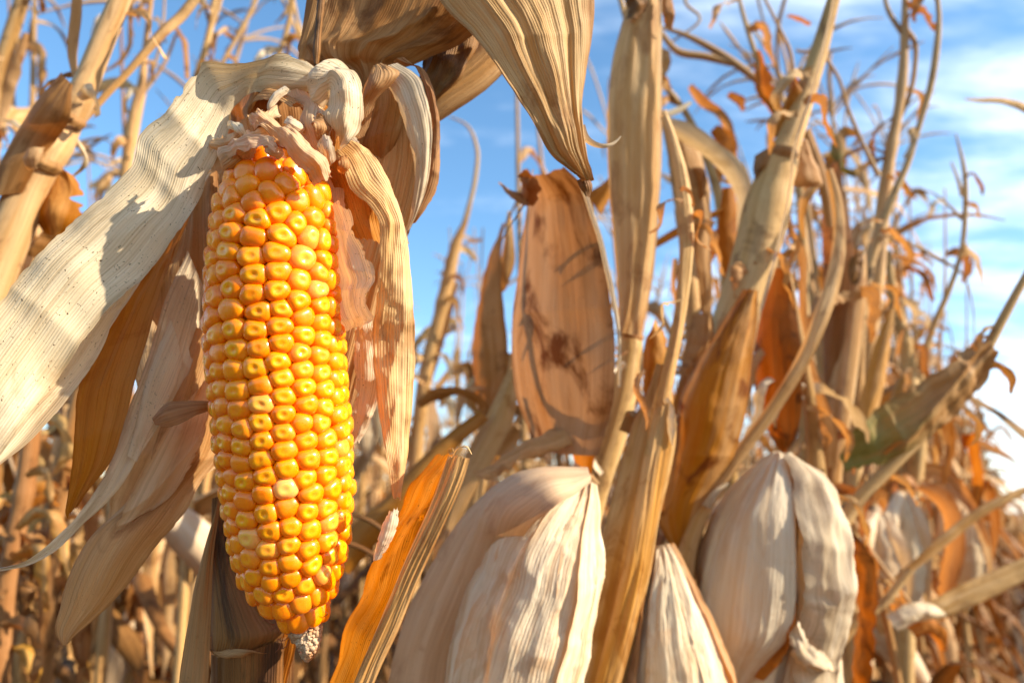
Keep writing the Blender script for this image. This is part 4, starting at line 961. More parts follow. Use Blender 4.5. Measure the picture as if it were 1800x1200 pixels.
sheet('husk', [(1365, 798, .50, 1380, 800, .49, .2), (1320, 850, .49, 1395, 860, .462, .25), (1288, 905, .485, 1400, 930, .450, .28), (1262, 960, .482, 1402, 1000, .447, .28), (1243, 1030, .482, 1400, 1060, .447, .28), (1238, 1090, .482, 1388, 1115, .450, .28), (1248, 1150, .484, 1350, 1160, .456, .25), (1266, 1210, .487, 1310, 1225, .465, .2), (1280, 1290, .49, 1300, 1300, .48, .1)],
      M['ear_white'], E3, 'greyish left husk lobe in shade', nu=60, nv=100, pleat=(.0012, .006), crump=(.003, .03))
sheet('husk', [(1380, 798, .478, 1390, 800, .49, .2), (1392, 850, .462, 1440, 848, .482, .3), (1398, 920, .448, 1468, 915, .475, .32), (1402, 1000, .445, 1480, 985, .472, .34), (1402, 1070, .447, 1474, 1060, .474, .3), (1396, 1130, .450, 1468, 1120, .476, .25), (1385, 1200, .455, 1476, 1190, .478, .2), (1380, 1290, .46, 1460, 1290, .48, .2)],
      M['husk_pale'], E3, 'sunlit cream right husk lobe', nu=60, nv=100, pleat=(.0009, .008), crump=(.0045, .02), ruffle=(.003, .02))
sheet('husk', [(1385, 1050, .452, 1402, 1060, .447, .2), (1378, 1095, .452, 1402, 1100, .446, .2), (1355, 1140, .455, 1385, 1145, .449, .2), (1325, 1185, .46, 1345, 1195, .455, .1)], M['leaf_orange'], E3, 'orange torn seam edge', nu=14, nv=40, crump=(.003, .01), side=.15, sidef=6)
sheet('husk', [(1385, 1105, .445, 1402, 1085, .443, .1), (1390, 1150, .445, 1425, 1130, .443, .1), (1415, 1175, .446, 1450, 1145, .445, .1), (1450, 1180, .45, 1466, 1160, .45, 0)], M['husk_pale'], E3, None, nu=24, nv=40, crump=(.005, .012), side=.15, pleat=(.001,.004))

# plant with the jointed stalk at the centre
C_ = plant('dry maize plant with dark joint and wide upright pale sheath', 1040, 1000, .5)
stalk(C_, [(1112, 560, .50, 30), (1108, 600, .50, 38), (1098, 680, .50, 46), (1078, 760, .50, 50), (1052, 840, .50, 48), (1032, 920, .50, 46), (1010, 1040, .50, 46), (990, 1250, .50, 46)], 'stalk', nodes=(.06,), ns=26)
node_ring(C_, 1110, 592, .50, 38, -.1)
lf(C_, [(1108, -60, .50, 1162, -60, .497, .3), (1100, 10, .50, 1163, 0, .497, .3), (1076, 110, .50, 1163, 110, .494, .28), (1067, 210, .50, 1164, 210, .492, .28), (1070, 320, .50, 1162, 310, .492, .3), (1078, 420, .50, 1152, 420, .492, .33), (1086, 510, .50, 1142, 510, .492, .4), (1090, 560, .50, 1134, 560, .49, .5), (1092, 588, .50, 1129, 590, .488, .6)],
   'straw', 'wide upright pale sheath with bright right edge', name='sheath', nu=60, nv=100, pleat=(.0022, .007), crump=(.001, .04))
bl(C_, [(1163, -50, .488, 9, 60), (1164, 100, .486, 9, 60), (1164, 230, .485, 9, 60), (1159, 360, .485, 8, 60), (1148, 480, .485, 7, 60), (1133, 585, .485, 5, 60)], 'husk_pale', None, name='sheath_edge', nu=5)
lf(C_, [(1095, 0, .495, 1130, -15, .49, .3), (1104, 20, .494, 1140, 10, .49, .3), (1100, 42, .494, 1120, 40, .49, .2)], 'stalk_dark', 'dark withered bract', nu=16, nv=20, crump=(.004, .01), side=.1)
lf(C_, [(1155, -10, .49, 1180, -10, .49, .3), (1160, 20, .49, 1184, 25, .49, .3), (1168, 50, .49, 1182, 55, .49, .1)], 'leaf_brown', None, nu=14, nv=20, crump=(.004, .01), side=.1)
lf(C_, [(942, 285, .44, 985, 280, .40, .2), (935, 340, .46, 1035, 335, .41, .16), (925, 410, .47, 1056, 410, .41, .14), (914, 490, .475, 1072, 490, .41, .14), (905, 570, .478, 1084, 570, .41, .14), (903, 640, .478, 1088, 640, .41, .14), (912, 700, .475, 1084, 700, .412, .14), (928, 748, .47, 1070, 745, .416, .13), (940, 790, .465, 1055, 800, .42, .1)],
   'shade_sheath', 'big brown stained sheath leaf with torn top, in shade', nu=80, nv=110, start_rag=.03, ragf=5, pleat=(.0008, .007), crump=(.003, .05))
lf(C_, [(1018, 318, .404, 1030, 330, .402, .2), (1045, 400, .405, 1056, 410, .403, .2), (1068, 490, .405, 1078, 495, .403, .2), (1084, 580, .405, 1090, 580, .404, .2), (1086, 680, .406, 1092, 680, .404, .1)], 'husk_pale', None, name='sheath_edge', nu=8, nv=60, crump=(.001, .02))
lf(C_, [(905, 300, .42, 925, 290, .41, .2), (925, 290, .425, 950, 300, .415, .3), (930, 320, .43, 955, 330, .42, .3), (925, 350, .44, 945, 362, .43, .2)], 'leaf_brown', 'torn curled scrap at the sheath top', nu=24, nv=30, crump=(.004, .008), side=.15, sidef=7)
bl(C_, [(930, 358, .43, 16, 20), (908, 348, .43, 20, 30), (892, 340, .43, 14, 40), (876, 322, .43, 3, 20)], 'leaf_brown', 'small torn scrap', nu=8, nv=24, side=.1)
tube('fibre', [(935, 335, .43, 3), (915, 370, .43, 3), (895, 400, .43, 2), (878, 430, .43, 1.5)], M['stalk_dark'], C_, None, ns=5, nv=16)
bl(C_, [(1052, 772, .44, 22, 30, .3), (1020, 762, .435, 44, 50, .3), (975, 778, .43, 46, 40, .3), (930, 800, .43, 40, 50, .3), (885, 822, .43, 40, 70, .3), (850, 830, .43, 26, 60, .3), (832, 828, .43, 8, 30, .1)], 'husk_tan', 'grey brown twisted dead leaf above the large pale ear', nu=26, nv=70, crump=(.004, .012), ruffle=(.004, .015), side=.08)
lf(C_, [(1000, 770, .47, 1050, 745, .45, .1), (1010, 810, .47, 1048, 800, .45, .1), (1020, 850, .47, 1040, 850, .46, .1)], 'leaf_orange', None, nu=20, nv=30)

# flat golden stalk in the centre foreground
D_ = plant('flat golden maize stalk between the large pale ear and small white ear', 1060, 1200, .42)
stalk(D_, [(1166, 640, .42, 24), (1160, 690, .42, 44), (1150, 750, .42, 78), (1136, 820, .42, 86), (1118, 890, .42, 88), (1095, 1000, .42, 96), (1074, 1100, .42, 96), (1052, 1200, .42, 92), (1036, 1290, .42, 86)], 'golden', nodes=(), ns=60, nv=120, ribs=0, ribamp=0, flat=.62, lump=.02)
lf(D_, [(1150, 720, .405, 1185, 700, .405, .2), (1120, 860, .403, 1162, 870, .403, .25), (1098, 980, .402, 1140, 1000, .402, .25), (1070, 1100, .402, 1112, 1120, .402, .25), (1045, 1200, .402, 1085, 1220, .402, .25), (1030, 1290, .402, 1066, 1300, .402, .25)], 'golden', 'ribbed overlapping sheath edge', name='sheath', nu=50, nv=90, pleat=(.0022, .004), crump=(.0004, .03))
lf(D_, [(1160, 208, .445, 1176, 206, .445, .2), (1174, 260, .44, 1196, 262, .44, .3), (1186, 330, .437, 1214, 335, .437, .3), (1192, 400, .434, 1219, 405, .434, .3), (1192, 470, .430, 1216, 475, .430, .3), (1186, 540, .426, 1207, 545, .426, .35), (1172, 610, .42, 1194, 615, .42, .4), (1158, 670, .414, 1184, 670, .414, .4), (1148, 730, .408, 1172, 735, .408, .4), (1130, 800, .405, 1160, 800, .405, .4)],
   'straw', 'narrow folded blade rising from the golden stalk', nu=30, nv=110, pleat=(.002, .005), crump=(.001, .02))
bl(D_, [(1128, 660, .405, 14, 30, .3), (1122, 685, .402, 20, 60, .3), (1132, 710, .40, 18, 40, .3), (1140, 735, .40, 10, 20, .2), (1137, 755, .40, 3, 10)], 'husk_tan', 'small curled scrap of sheath', nu=12, nv=30, crump=(.002, .008))
bl(D_, [(1172, 700, .405, 12, 30, .3), (1184, 730, .402, 20, 60, .3), (1182, 760, .402, 18, 40, .3), (1184, 782, .402, 4, 20, .2)], 'husk_pale', None, nu=12, nv=30, crump=(.002, .008))
lf(D_, [(1132, 600, .45, 1150, 560, .45, .2), (1130, 640, .45, 1175, 600, .45, .3), (1128, 690, .45, 1172, 660, .45, .3), (1130, 740, .45, 1160, 720, .45, .2)], 'leaf_orange', None, nu=20, nv=40, crump=(.003, .012), side=.1)
bl(D_, [(1100, 760, .43, 30, 20, .3), (1110, 735, .43, 46, 30, .3), (1130, 745, .43, 40, 30, .3), (1150, 770, .42, 10, 20, .3)], 'stalk_brown', 'brown sheath scrap at the joint', nu=12, nv=24, crump=(.003, .01))

# slanting stalk in the upper right
G_ = plant('tall maize plant whose thick pale stalk slants up to the right', 1230, 1000, .55)
stalk(G_, [(1500, -120, .56, 18), (1465, 0, .56, 22), (1440, 90, .56, 30), (1410, 180, .555, 38), (1388, 245, .55, 44), (1372, 280, .55, 54), (1352, 350, .55, 78), (1332, 430, .55, 78), (1306, 520, .55, 74), (1272, 610, .55, 72), (1240, 700, .55, 66), (1215, 800, .55, 58), (1200, 900, .55, 52), (1190, 1050, .55, 48), (1180, 1250, .55, 48)], 'stalk',
      nodes=(.31,), ns=48, nv=140, ribs=0, ribamp=.0, lump=.015)
node_ring(G_, 1376, 272, .545, 46, -.25)
bl(G_, [(1480, -60, .54, 9, 60), (1455, 60, .54, 10, 60), (1425, 170, .535, 10, 60), (1402, 250, .53, 10, 60), (1388, 330, .525, 11, 60), (1370, 430, .525, 11, 60), (1345, 520, .525, 10, 60), (1322, 620, .525, 8, 60)], 'husk_pale', None, name='sheath_edge', nu=5, nv=70)
lf(G_, [(1310, 503, .515, 1330, 508, .515, .2), (1268, 570, .52, 1332, 560, .51, .25), (1225, 640, .52, 1322, 640, .505, .28), (1195, 700, .52, 1312, 720, .50, .28), (1178, 780, .52, 1295, 790, .50, .28), (1162, 860, .52, 1268, 850, .50, .26), (1156, 915, .515, 1235, 905, .50, .2), (1172, 950, .51, 1212, 945, .505, .15), (1186, 970, .51, 1192, 968, .51, 0)],
   'mottled', 'orange and brown mottled sheath leaf', name='leaf', nu=80, nv=120, start_rag=.02, ragf=5, pleat=(.0020, .010), crump=(.003, .03))
lf(G_, [(1200, 640, .56, 1245, 560, .56, .2), (1185, 700, .56, 1240, 640, .56, .25), (1180, 740, .56, 1220, 700, .56, .2)], 'leaf_orange', None, nu=20, nv=30)
lf(G_, [(1218, 545, .54, 1250, 540, .54, .2), (1210, 580, .54, 1255, 575, .54, .3), (1196, 640, .54, 1236, 640, .54, .3), (1192, 690, .54, 1215, 690, .54, .1)], 'leaf_brown', None, nu=20, nv=30, crump=(.003, .01), start_rag=.1)
lf(G_, [(1410, 105, .56, 1400, 130, .55, .2), (1398, 120, .56, 1415, 160, .55, .3), (1385, 170, .56, 1400, 200, .55, .3), (1362, 220, .56, 1375, 235, .55, .2), (1355, 242, .56, 1358, 246, .55, .1)], 'leaf_orange', 'curled orange scrap on the slanting stalk', nu=20, nv=40, crump=(.003, .012), side=.12)
lf(G_, [(1326, 275, .55, 1358, 262, .55, .3), (1324, 300, .548, 1362, 290, .548, .35), (1330, 330, .548, 1350, 330, .548, .2)], 'stalk_brown', 'dark bract at the joint', nu=16, nv=24, crump=(.003, .01))
lf(G_, [(1392, 262, .57, 1415, 245, .57, .2), (1390, 300, .57, 1432, 285, .57, .3), (1392, 328, .57, 1446, 318, .57, .3), (1440, 330, .57, 1446, 326, .57, .1)], 'husk_tan', 'folded tan leaf scrap', nu=20, nv=30, crump=(.002, .01))
lf(G_, [(1408, 235, .60, 1425, 225, .60, .2), (1425, 280, .60, 1445, 275, .60, .2), (1440, 340, .60, 1462, 335, .60, .2), (1450, 400, .60, 1470, 400, .60, .1)], 'leaf_brown', None, nu=12, nv=30)
# thin curved stem crossing in front
H_ = plant('maize plant with a long thin curved pale stem bowing down across the golden leaf', 1205, 1100, .5)
bl(H_, [(1458, 300, .54, 14, 30, .3), (1470, 350, .53, 20, 30, .35), (1476, 410, .52, 24, 30, .4), (1468, 480, .51, 28, 30, .4), (1445, 555, .50, 30, 30, .4), (1408, 640, .50, 28, 30, .4), (1355, 725, .50, 27, 30, .4), (1300, 800, .50, 26, 30, .4), (1255, 868, .50, 26, 30, .4), (1225, 920, .50, 30, 30, .4), (1208, 970, .50, 36, 30, .4), (1200, 1040, .50, 40, 30, .4), (1195, 1250, .50, 42, 30, .4)],
   'straw', 'long thin curved pale stem', nu=24, nv=140, pleat=(.001, .004), crump=(.0004, .04))
stalk(H_, [(1240, 890, .512, 16), (1215, 950, .512, 34), (1202, 1020, .512, 38), (1195, 1120, .512, 40), (1190, 1250, .512, 42)], 'straw', ns=20)
bl(H_, [(1242, 890, .492, 20, 40, .3), (1262, 860, .49, 12, 40, .3), (1280, 848, .49, 4, 20, .1)], 'husk_pale', None, nu=8, nv=20)

# plants to the right of the slanting stalk
I_ = plant('dry maize plant with a glossy orange brown sheath leaf behind the thin curved stem', 1370, 1000, .62)
lf(I_, [(1352, 470, .60, 1385, 470, .58, .2), (1338, 530, .61, 1398, 530, .58, .25), (1328, 600, .61, 1406, 600, .575, .28), (1327, 670, .61, 1410, 670, .575, .28), (1340, 730, .61, 1408, 730, .58, .28), (1358, 770, .60, 1400, 768, .585, .2), (1378, 796, .60, 1386, 795, .59, .1)], 'leaf_rust', 'orange brown sheath leaf with dark stains', nu=50, nv=90, pleat=(.001, .006), crump=(.002, .03))
stalk(I_, [(1382, 480, .60, 16), (1398, 560, .60, 18), (1412, 640, .60, 20), (1425, 720, .60, 24), (1432, 800, .60, 30), (1440, 900, .60, 36), (1440, 1050, .60, 38), (1440, 1250, .60, 38)], 'straw')
bl(I_, [(1385, 330, .62, 14, 30), (1390, 400, .62, 12, 20), (1410, 440, .62, 14, 20), (1412, 520, .62, 14, 20), (1415, 600, .62, 18, 20), (1430, 690, .62, 40, 30), (1450, 760, .62, 44, 30), (1460, 820, .62, 20, 20)], 'husk_tan', None, nu=12, nv=60)
bl(I_, [(1440, 325, .62, 10, 20), (1420, 345, .62, 24, 40), (1410, 380, .62, 22, 60), (1414, 420, .62, 6, 20)], 'straw', None)
bl(I_, [(1365, 480, .6, 6, 20), (1385, 440, .6, 18, 40), (1400, 420, .6, 20, 50), (1392, 460, .6, 14, 30), (1384, 490, .6, 6, 30)], 'golden', None, crump=(.004, .01))

J_ = plant('thick maize stalk with a brown leaf clasping its upper half, right of the curved stem', 1440, 1000, .72)
stalk(J_, [(1506, 440, .72, 28), (1500, 500, .72, 42), (1490, 580, .72, 46), (1478, 680, .72, 46), (1465, 780, .72, 42), (1455, 860, .72, 36), (1445, 960, .72, 38), (1430, 1250, .72, 38)], 'straw', nodes=(.5,), ns=24)
lf(J_, [(1468, 285, .73, 1478, 290, .72, .2), (1450, 340, .73, 1486, 350, .715, .25), (1446, 420, .73, 1500, 430, .71, .28), (1450, 520, .73, 1496, 520, .71, .28), (1450, 620, .73, 1484, 620, .71, .28), (1452, 720, .73, 1470, 720, .715, .2)], 'leaf_brown', 'greyish brown clasping leaf', nu=30, nv=60)
lf(J_, [(1490, 455, .70, 1516, 440, .70, .3), (1490, 480, .70, 1514, 475, .70, .3), (1494, 500, .70, 1506, 500, .70, .1)], 'stalk_dark', 'dark bract at the joint', nu=14, nv=20, crump=(.004, .01))
bl(J_, [(1508, 430, .70, 8, 20), (1518, 405, .70, 22, 60), (1530, 380, .70, 20, 40), (1528, 420, .70, 16, 30), (1520, 450, .70, 4, 20)], 'husk_pale', None, crump=(.004, .01))
lf(J_, [(1560, 545, .78, 1572, 540, .78, .1), (1535, 610, .78, 1565, 600, .78, .2), (1515, 680, .78, 1552, 680, .78, .2), (1505, 740, .78, 1535, 745, .78, .2), (1500, 790, .78, 1515, 790, .78, .1)], 'golden', 'upright orange brown leaf', nu=20, nv=50)

K_ = plant('maize plant with a crumpled tan leaf, green at its base, reaching up right', 1480, 1100, .62)
lf(K_, [(1472, 796, .60, 1482, 828, .60, .1), (1498, 752, .60, 1528, 824, .60, .18), (1545, 712, .60, 1580, 806, .60, .2), (1600, 676, .60, 1642, 762, .60, .2), (1648, 642, .60, 1696, 706, .60, .2), (1692, 612, .60, 1728, 664, .60, .2), (1728, 596, .60, 1745, 622, .60, .1)], 'green', 'crumpled tan leaf, green at its base', nu=60, nv=90, pleat=(.0022, .008), crump=(.007, .025), ruffle=(.005, .02), side=.08, sidef=14)
stalk(K_, [(1830, 440, .60, 12), (1795, 500, .60, 14), (1760, 565, .60, 16), (1730, 620, .60, 18), (1690, 680, .60, 18), (1640, 745, .60, 20), (1570, 815, .60, 22), (1500, 890, .60, 24), (1460, 960, .60, 28), (1440, 1060, .62, 30), (1430, 1250, .62, 32)], 'stalk', ns=14, nv=90)
bl(K_, [(1705, 655, .61, 20, 30), (1735, 642, .61, 30, 40), (1765, 645, .61, 26, 60), (1782, 665, .61, 24, 50), (1780, 692, .61, 8, 30)], 'golden', 'hooked leaf tip', crump=(.003, .012))
bl(K_, [(1690, 630, .60, 20, 30), (1650, 690, .595, 20, 40), (1600, 760, .59, 16, 40), (1555, 800, .59, 5, 20)], 'leaf_orange', None)

# thin seed stalks against the sky on the right
def scraps(parent, pts, d, n, size=70, seed=1, mats=('husk_tan', 'straw', 'husk_pale', 'leaf_brown', 'straw', 'husk_tan')):
    r = np.random.RandomState(seed); q = np.array([(x, y) for x, y in pts], float); lim = np.cumsum(np.r_[0, np.hypot(*np.diff(q, axis=0).T)])
    for _ in range(n):
        t = r.uniform(.02, .85) * lim[-1]; x = np.interp(t, lim, q[:, 0]); y = np.interp(t, lim, q[:, 1])
        if y > 1150: continue
        s = r.choice([-1, 1]); L_ = size * r.uniform(.5, 1.5); w = size * r.uniform(.12, .34); up = r.uniform(-.9, .5); dd = d - r.uniform(-.01, .02)
        p = [(x, y, dd, w * .6, 20), (x + s * L_ * .25, y + up * L_ * .3, dd, w, r.uniform(10, 70)), (x + s * L_ * .5, y + up * L_ * .35 + L_ * .1, dd - .01, w * 1.1, r.uniform(10, 80)),
             (x + s * L_ * r.uniform(.45, .8), y + up * L_ * .2 + L_ * .5, dd - .01, w * .9, r.uniform(10, 80)), (x + s * L_ * r.uniform(.3, .9), y + L_ * r.uniform(.7, 1.1), dd, w * .15, 20)]
        bl(parent, p, mats[r.randint(len(mats))], None, nu=9, nv=34, crump=(.003, .010), ruffle=(.003, .012), side=.2, sidef=12, rag=.1)
def airy(label, pts, d, mat='stalk', nodes=(), twigs=(), leaves=(), group='thin bare maize tops against the sky on the right'):
    e = plant(label, pts[-1][0], pts[-1][1], d, group)
    stalk(e, [(x, y, d, w * .82) for x, y, w in pts], mat, nodes=nodes, ns=12, nv=70, lump=.10)
    for t in twigs: tube('branch', [(x, y, d, w) for x, y, w in t], M['tassel'], e, None, ns=6, nv=24)
    for m, t in leaves: bl(e, [(x, y, d, w, tw) for x, y, w, tw in t], m, None, nu=8, nv=36, crump=(.003, .02), side=.08)
    scraps(e, [(x, y) for x, y, w in pts if y < 900] or [(pts[0][0], pts[0][1]), (pts[1][0], pts[1][1])], d, 6, 55, int(abs(pts[0][0])) + 3)
    return e
airy('tall jointed maize top with two forked twigs', [(1592, -40, 12), (1590, 60, 16), (1588, 120, 20), (1578, 200, 21), (1566, 262, 24), (1556, 330, 28), (1548, 400, 30), (1540, 480, 34), (1528, 580, 36), (1515, 700, 38), (1505, 850, 38), (1495, 1250, 40)], .85, nodes=(.08, .15, .23, .35),
     twigs=[[(1550, -30, 6), (1562, 20, 8), (1580, 50, 9), (1588, 62, 9)], [(1592, 50, 8), (1606, 70, 9), (1608, 120, 9), (1598, 170, 9), (1580, 210, 9)]],
     leaves=[('leaf_brown', [(1575, 205, 8, 30), (1560, 215, 14, 60), (1535, 245, 20, 70), (1540, 290, 10, 30)]), ('leaf_brown', [(1560, 270, 6, 20), (1535, 262, 12, 50), (1500, 270, 16, 60), (1470, 290, 14, 50), (1440, 345, 6, 30)]), ('golden', [(1575, 300, 6, 20), (1592, 330, 16, 40), (1612, 350, 4, 20)]),
             ('green', [(1478, 300, 6, 30), (1472, 270, 26, 20), (1488, 232, 24, 40), (1510, 240, 16, 50), (1500, 260, 6, 30)]), ('green', [(1480, 295, 10, 30), (1495, 303, 14, 20), (1530, 285, 12, 20), (1556, 276, 8, 20)])])
airy('slender pale maize top leaning right beside the jointed one', [(1640, -40, 10), (1650, 20, 10), (1646, 90, 14), (1634, 160, 14), (1616, 220, 11), (1598, 280, 14), (1572, 340, 18), (1545, 410, 22), (1525, 470, 26), (1512, 560, 28), (1505, 700, 30), (1500, 1250, 32)], .80, nodes=(.2,),
     leaves=[('husk_pale', [(1600, 225, 16, 30), (1605, 250, 14, 30), (1590, 280, 6, 30)])])
airy('thin bent maize top with a fork, nearest the open sky', [(1680, 235, 3), (1695, 300, 9), (1697, 370, 11), (1690, 440, 10), (1668, 510, 12), (1642, 570, 14), (1620, 640, 18), (1605, 760, 24), (1600, 1250, 28)], 1.0,
     twigs=[[(1672, 285, 3), (1682, 310, 5), (1692, 345, 8)], [(1600, 330, 2), (1640, 340, 3), (1672, 365, 5), (1690, 385, 7)], [(1560, 420, 3), (1600, 430, 6), (1650, 455, 8), (1690, 480, 4), (1710, 540, 3), (1712, 600, 2)], [(1690, 640, 2), (1700, 610, 4), (1712, 620, 5), (1714, 660, 3)]],
     leaves=[('golden', [(1600, 430, 8, 30), (1570, 420, 16, 50), (1550, 430, 10, 30)])])
airy('crooked maize stalk with curled leaves behind the slender pale top', [(1560, 440, 14), (1570, 520, 20), (1590, 600, 28), (1600, 680, 34), (1598, 800, 36), (1590, 1250, 38)], 1.0, nodes=(.2, .3),
     leaves=[('leaf_brown', [(1568, 500, 10, 20), (1590, 470, 16, 60), (1620, 480, 16, 40), (1640, 530, 6, 20)]), ('golden', [(1600, 640, 16, 30), (1580, 690, 30, 50), (1560, 750, 14, 30)]), ('leaf_brown', [(1560, 450, 8, 20), (1535, 455, 14, 60), (1510, 490, 12, 60), (1512, 540, 5, 20)])])
# thin stems in the upper middle
airy('bare thin maize top forking behind the wide pale sheath', [(1085, -20, 10), (1110, 60, 14), (1150, 130, 12), (1200, 190, 14), (1235, 260, 18), (1262, 340, 22), (1272, 440, 22), (1280, 560, 24), (1285, 1250, 28)], .85, group='thin maize tops in the upper middle',
     twigs=[[(1150, 45, 4), (1200, 60, 9), (1250, 85, 13), (1310, 125, 14), (1350, 160, 12)], [(1160, 55, 9), (1190, 90, 13), (1240, 100, 14), (1300, 115, 12)], [(1180, 75, 4), (1230, 30, 5), (1205, 5, 6), (1215, -30, 5)]],
     leaves=[('husk_tan', [(1215, 150, 12, 30), (1235, 175, 34, 60), (1270, 200, 30, 50), (1290, 250, 20, 40), (1300, 300, 8, 30)]), ('leaf_orange', [(1255, 225, 20, 30), (1275, 245, 44, 40), (1270, 290, 30, 40), (1262, 320, 10, 30)]), ('leaf_brown', [(1280, 165, 14, 30), (1305, 175, 26, 50), (1310, 195, 12, 40)])])
airy('thin maize top with a translucent orange leaf crossing behind the slanting stalk', [(1290, -40, 7), (1310, 40, 9), (1340, 130, 12), (1375, 220, 14), (1400, 300, 16), (1410, 420, 18), (1415, 600, 22), (1418, 1250, 26)], .8, group='thin maize tops in the upper middle',
     twigs=[[(1335, -20, 5), (1370, 50, 6), (1388, 90, 8), (1395, 140, 9)], [(1400, 90, 5), (1440, 95, 6), (1470, 130, 6), (1490, 190, 7), (1520, 260, 8), (1545, 310, 10)]],
     leaves=[('leaf_orange', [(1330, 90, 14, 30), (1345, 150, 36, 30), (1370, 200, 24, 30), (1385, 240, 8, 30)]), ('leaf_orange', [(1384, 28, 6, 30), (1405, 32, 12, 50), (1425, 42, 8, 30)])])
L2 = plant('maize plant with grey arching leaf between the pale sheath and the slanting stalk', 1240, 900, .62)
bl(L2, [(1168, 215, .60, 22, 20), (1205, 232, .60, 38, 30), (1250, 262, .60, 40, 40), (1290, 300, .60, 40, 30), (1308, 340, .60, 36, 40), (1305, 390, .60, 22, 30), (1300, 430, .60, 8, 20)], 'husk_pale', 'grey pale arching leaf', nu=20, nv=60, bulge=.25)
stalk(L2, [(1165, 195, .60, 14), (1180, 260, .605, 18), (1200, 380, .61, 24), (1215, 520, .61, 28), (1222, 700, .61, 30), (1225, 1250, .61, 32)], 'stalk', ns=14)
bl(L2, [(1215, 180, .60, 6, 20), (1190, 195, .60, 12, 20), (1170, 203, .60, 12, 20)], 'husk_pale', None)
lf(L2, [(1168, 240, .62, 1215, 225, .62, .2), (1180, 330, .62, 1245, 320, .62, .25), (1192, 420, .62, 1250, 430, .62, .25), (1215, 500, .62, 1252, 510, .62, .2), (1235, 560, .62, 1250, 562, .62, .1)], 'husk_tan', 'hanging tan leaf', nu=24, nv=60, side=.08)
bl(L2, [(1258, 420, .66, 10, 20), (1270, 400, .66, 22, 60), (1240, 470, .66, 24, 50), (1230, 530, .66, 8, 20)], 'leaf_orange', None)
bl(L2, [(1150, 430, .64, 14, 20), (1200, 400, .64, 18, 30), (1270, 370, .64, 14, 40)], 'leaf_orange', None)
lf(L2, [(1270, 330, .64, 1290, 330, .64, .2), (1262, 400, .64, 1300, 400, .64, .2), (1268, 470, .64, 1300, 475, .64, .2), (1280, 520, .64, 1290, 520, .64, .1)], 'leaf_orange', None, nu=16, nv=40)
bl(L2, [(1188, 455, .6, 10, 20), (1182, 490, .6, 14, 60), (1192, 540, .6, 12, 30), (1196, 620, .6, 8, 20)], 'husk_tan', None)
bl(L2, [(1040, 360, .6, 50, 20), (1068, 330, .6, 26, 30), (1085, 300, .6, 10, 30)], 'leaf_orange', None, nu=14)

# leaves in the gap right of the ear
N_ = plant('maize plant with two hanging brown leaves pinched at top, left of the big stained sheath', 850, 1000, .66)
lf(N_, [(884, 392, .66, 890, 394, .66, .1), (862, 450, .67, 882, 450, .65, .2), (850, 500, .675, 884, 510, .65, .22), (836, 560, .68, 888, 560, .65, .22), (833, 620, .68, 895, 620, .65, .22), (840, 680, .68, 888, 680, .65, .22), (848, 720, .67, 872, 725, .655, .15), (855, 742, .665, 862, 742, .66, 0)], 'leaf_brown', 'brown hanging leaf', nu=30, nv=70, pleat=(.002, .01), crump=(.004, .03))
lf(N_, [(893, 372, .67, 898, 372, .67, .1), (888, 420, .67, 905, 425, .665, .2), (880, 470, .67, 906, 460, .665, .2), (880, 520, .67, 892, 510, .665, .1)], 'straw', 'small sunlit hanging leaf', nu=16, nv=40)
tube('leaf_rib', [(930, 300, .66, 4), (910, 350, .66, 4), (890, 392, .66, 4)], M['stalk_dark'], N_, None, ns=6, nv=12)
stalk(N_, [(895, 620, .68, 18), (870, 720, .68, 24), (845, 820, .68, 28), (825, 950, .68, 30), (815, 1250, .68, 30)], 'stalk', ns=14)
bl(N_, [(735, 710, .60, 16, 20), (770, 690, .60, 30, 40), (820, 690, .60, 32, 60), (850, 715, .60, 24, 40), (838, 745, .60, 14, 30)], 'leaf_brown', 'brown arching leaf', crump=(.003, .02))
bl(N_, [(850, 730, .58, 26, 20, .2), (800, 770, .57, 34, 30, .2), (740, 830, .56, 44, 40, .2), (690, 890, .55, 50, 40, .2), (640, 940, .54, 60, 30, .2), (600, 1000, .53, 40, 30, .2)], 'leaf_orange', 'orange brown slanting leaf', nu=22, nv=60)
bl(N_, [(905, 650, .6, 20, 20, .2), (885, 720, .59, 50, 30, .2), (850, 790, .58, 60, 40, .2), (820, 850, .57, 50, 40, .2), (790, 930, .56, 24, 30, .2)], 'golden', 'golden brown slanting leaf', nu=20, nv=50)
tube('twig', [(610, 900, .5, 9), (650, 915, .5, 8), (700, 950, .5, 8), (760, 960, .5, 6)], M['stalk_dark'], N_, None, ns=6, nv=16)
tube('twig', [(600, 950, .5, 9), (640, 965, .5, 8), (690, 1000, .5, 8)], M['stalk_dark'], N_, None, ns=6, nv=16)
O_ = plant('thin leaning maize stalk in the sky gap with a long wispy twig bending over', 760, 900, 1.1)
stalk(O_, [(838, 300, 1.1, 4), (820, 385, 1.1, 8), (805, 420, 1.1, 18), (790, 480, 1.1, 22), (772, 560, 1.1, 24), (752, 640, 1.1, 26), (735, 760, 1.1, 26), (725, 1250, 1.1, 26)], 'straw', nodes=(.25,), ns=12)
tube('twig', [(790, 205, 1.1, 3), (820, 220, 1.1, 5), (838, 260, 1.1, 7), (836, 310, 1.1, 8), (822, 370, 1.1, 8), (806, 420, 1.1, 8)], M['tassel'], O_, 'long wispy twig', ns=6, nv=30)
bl(O_, [(800, 500, 1.1, 8, 20), (785, 560, 1.1, 22, 50), (760, 640, 1.1, 24, 40), (745, 700, 1.1, 10, 20)], 'leaf_brown', None)

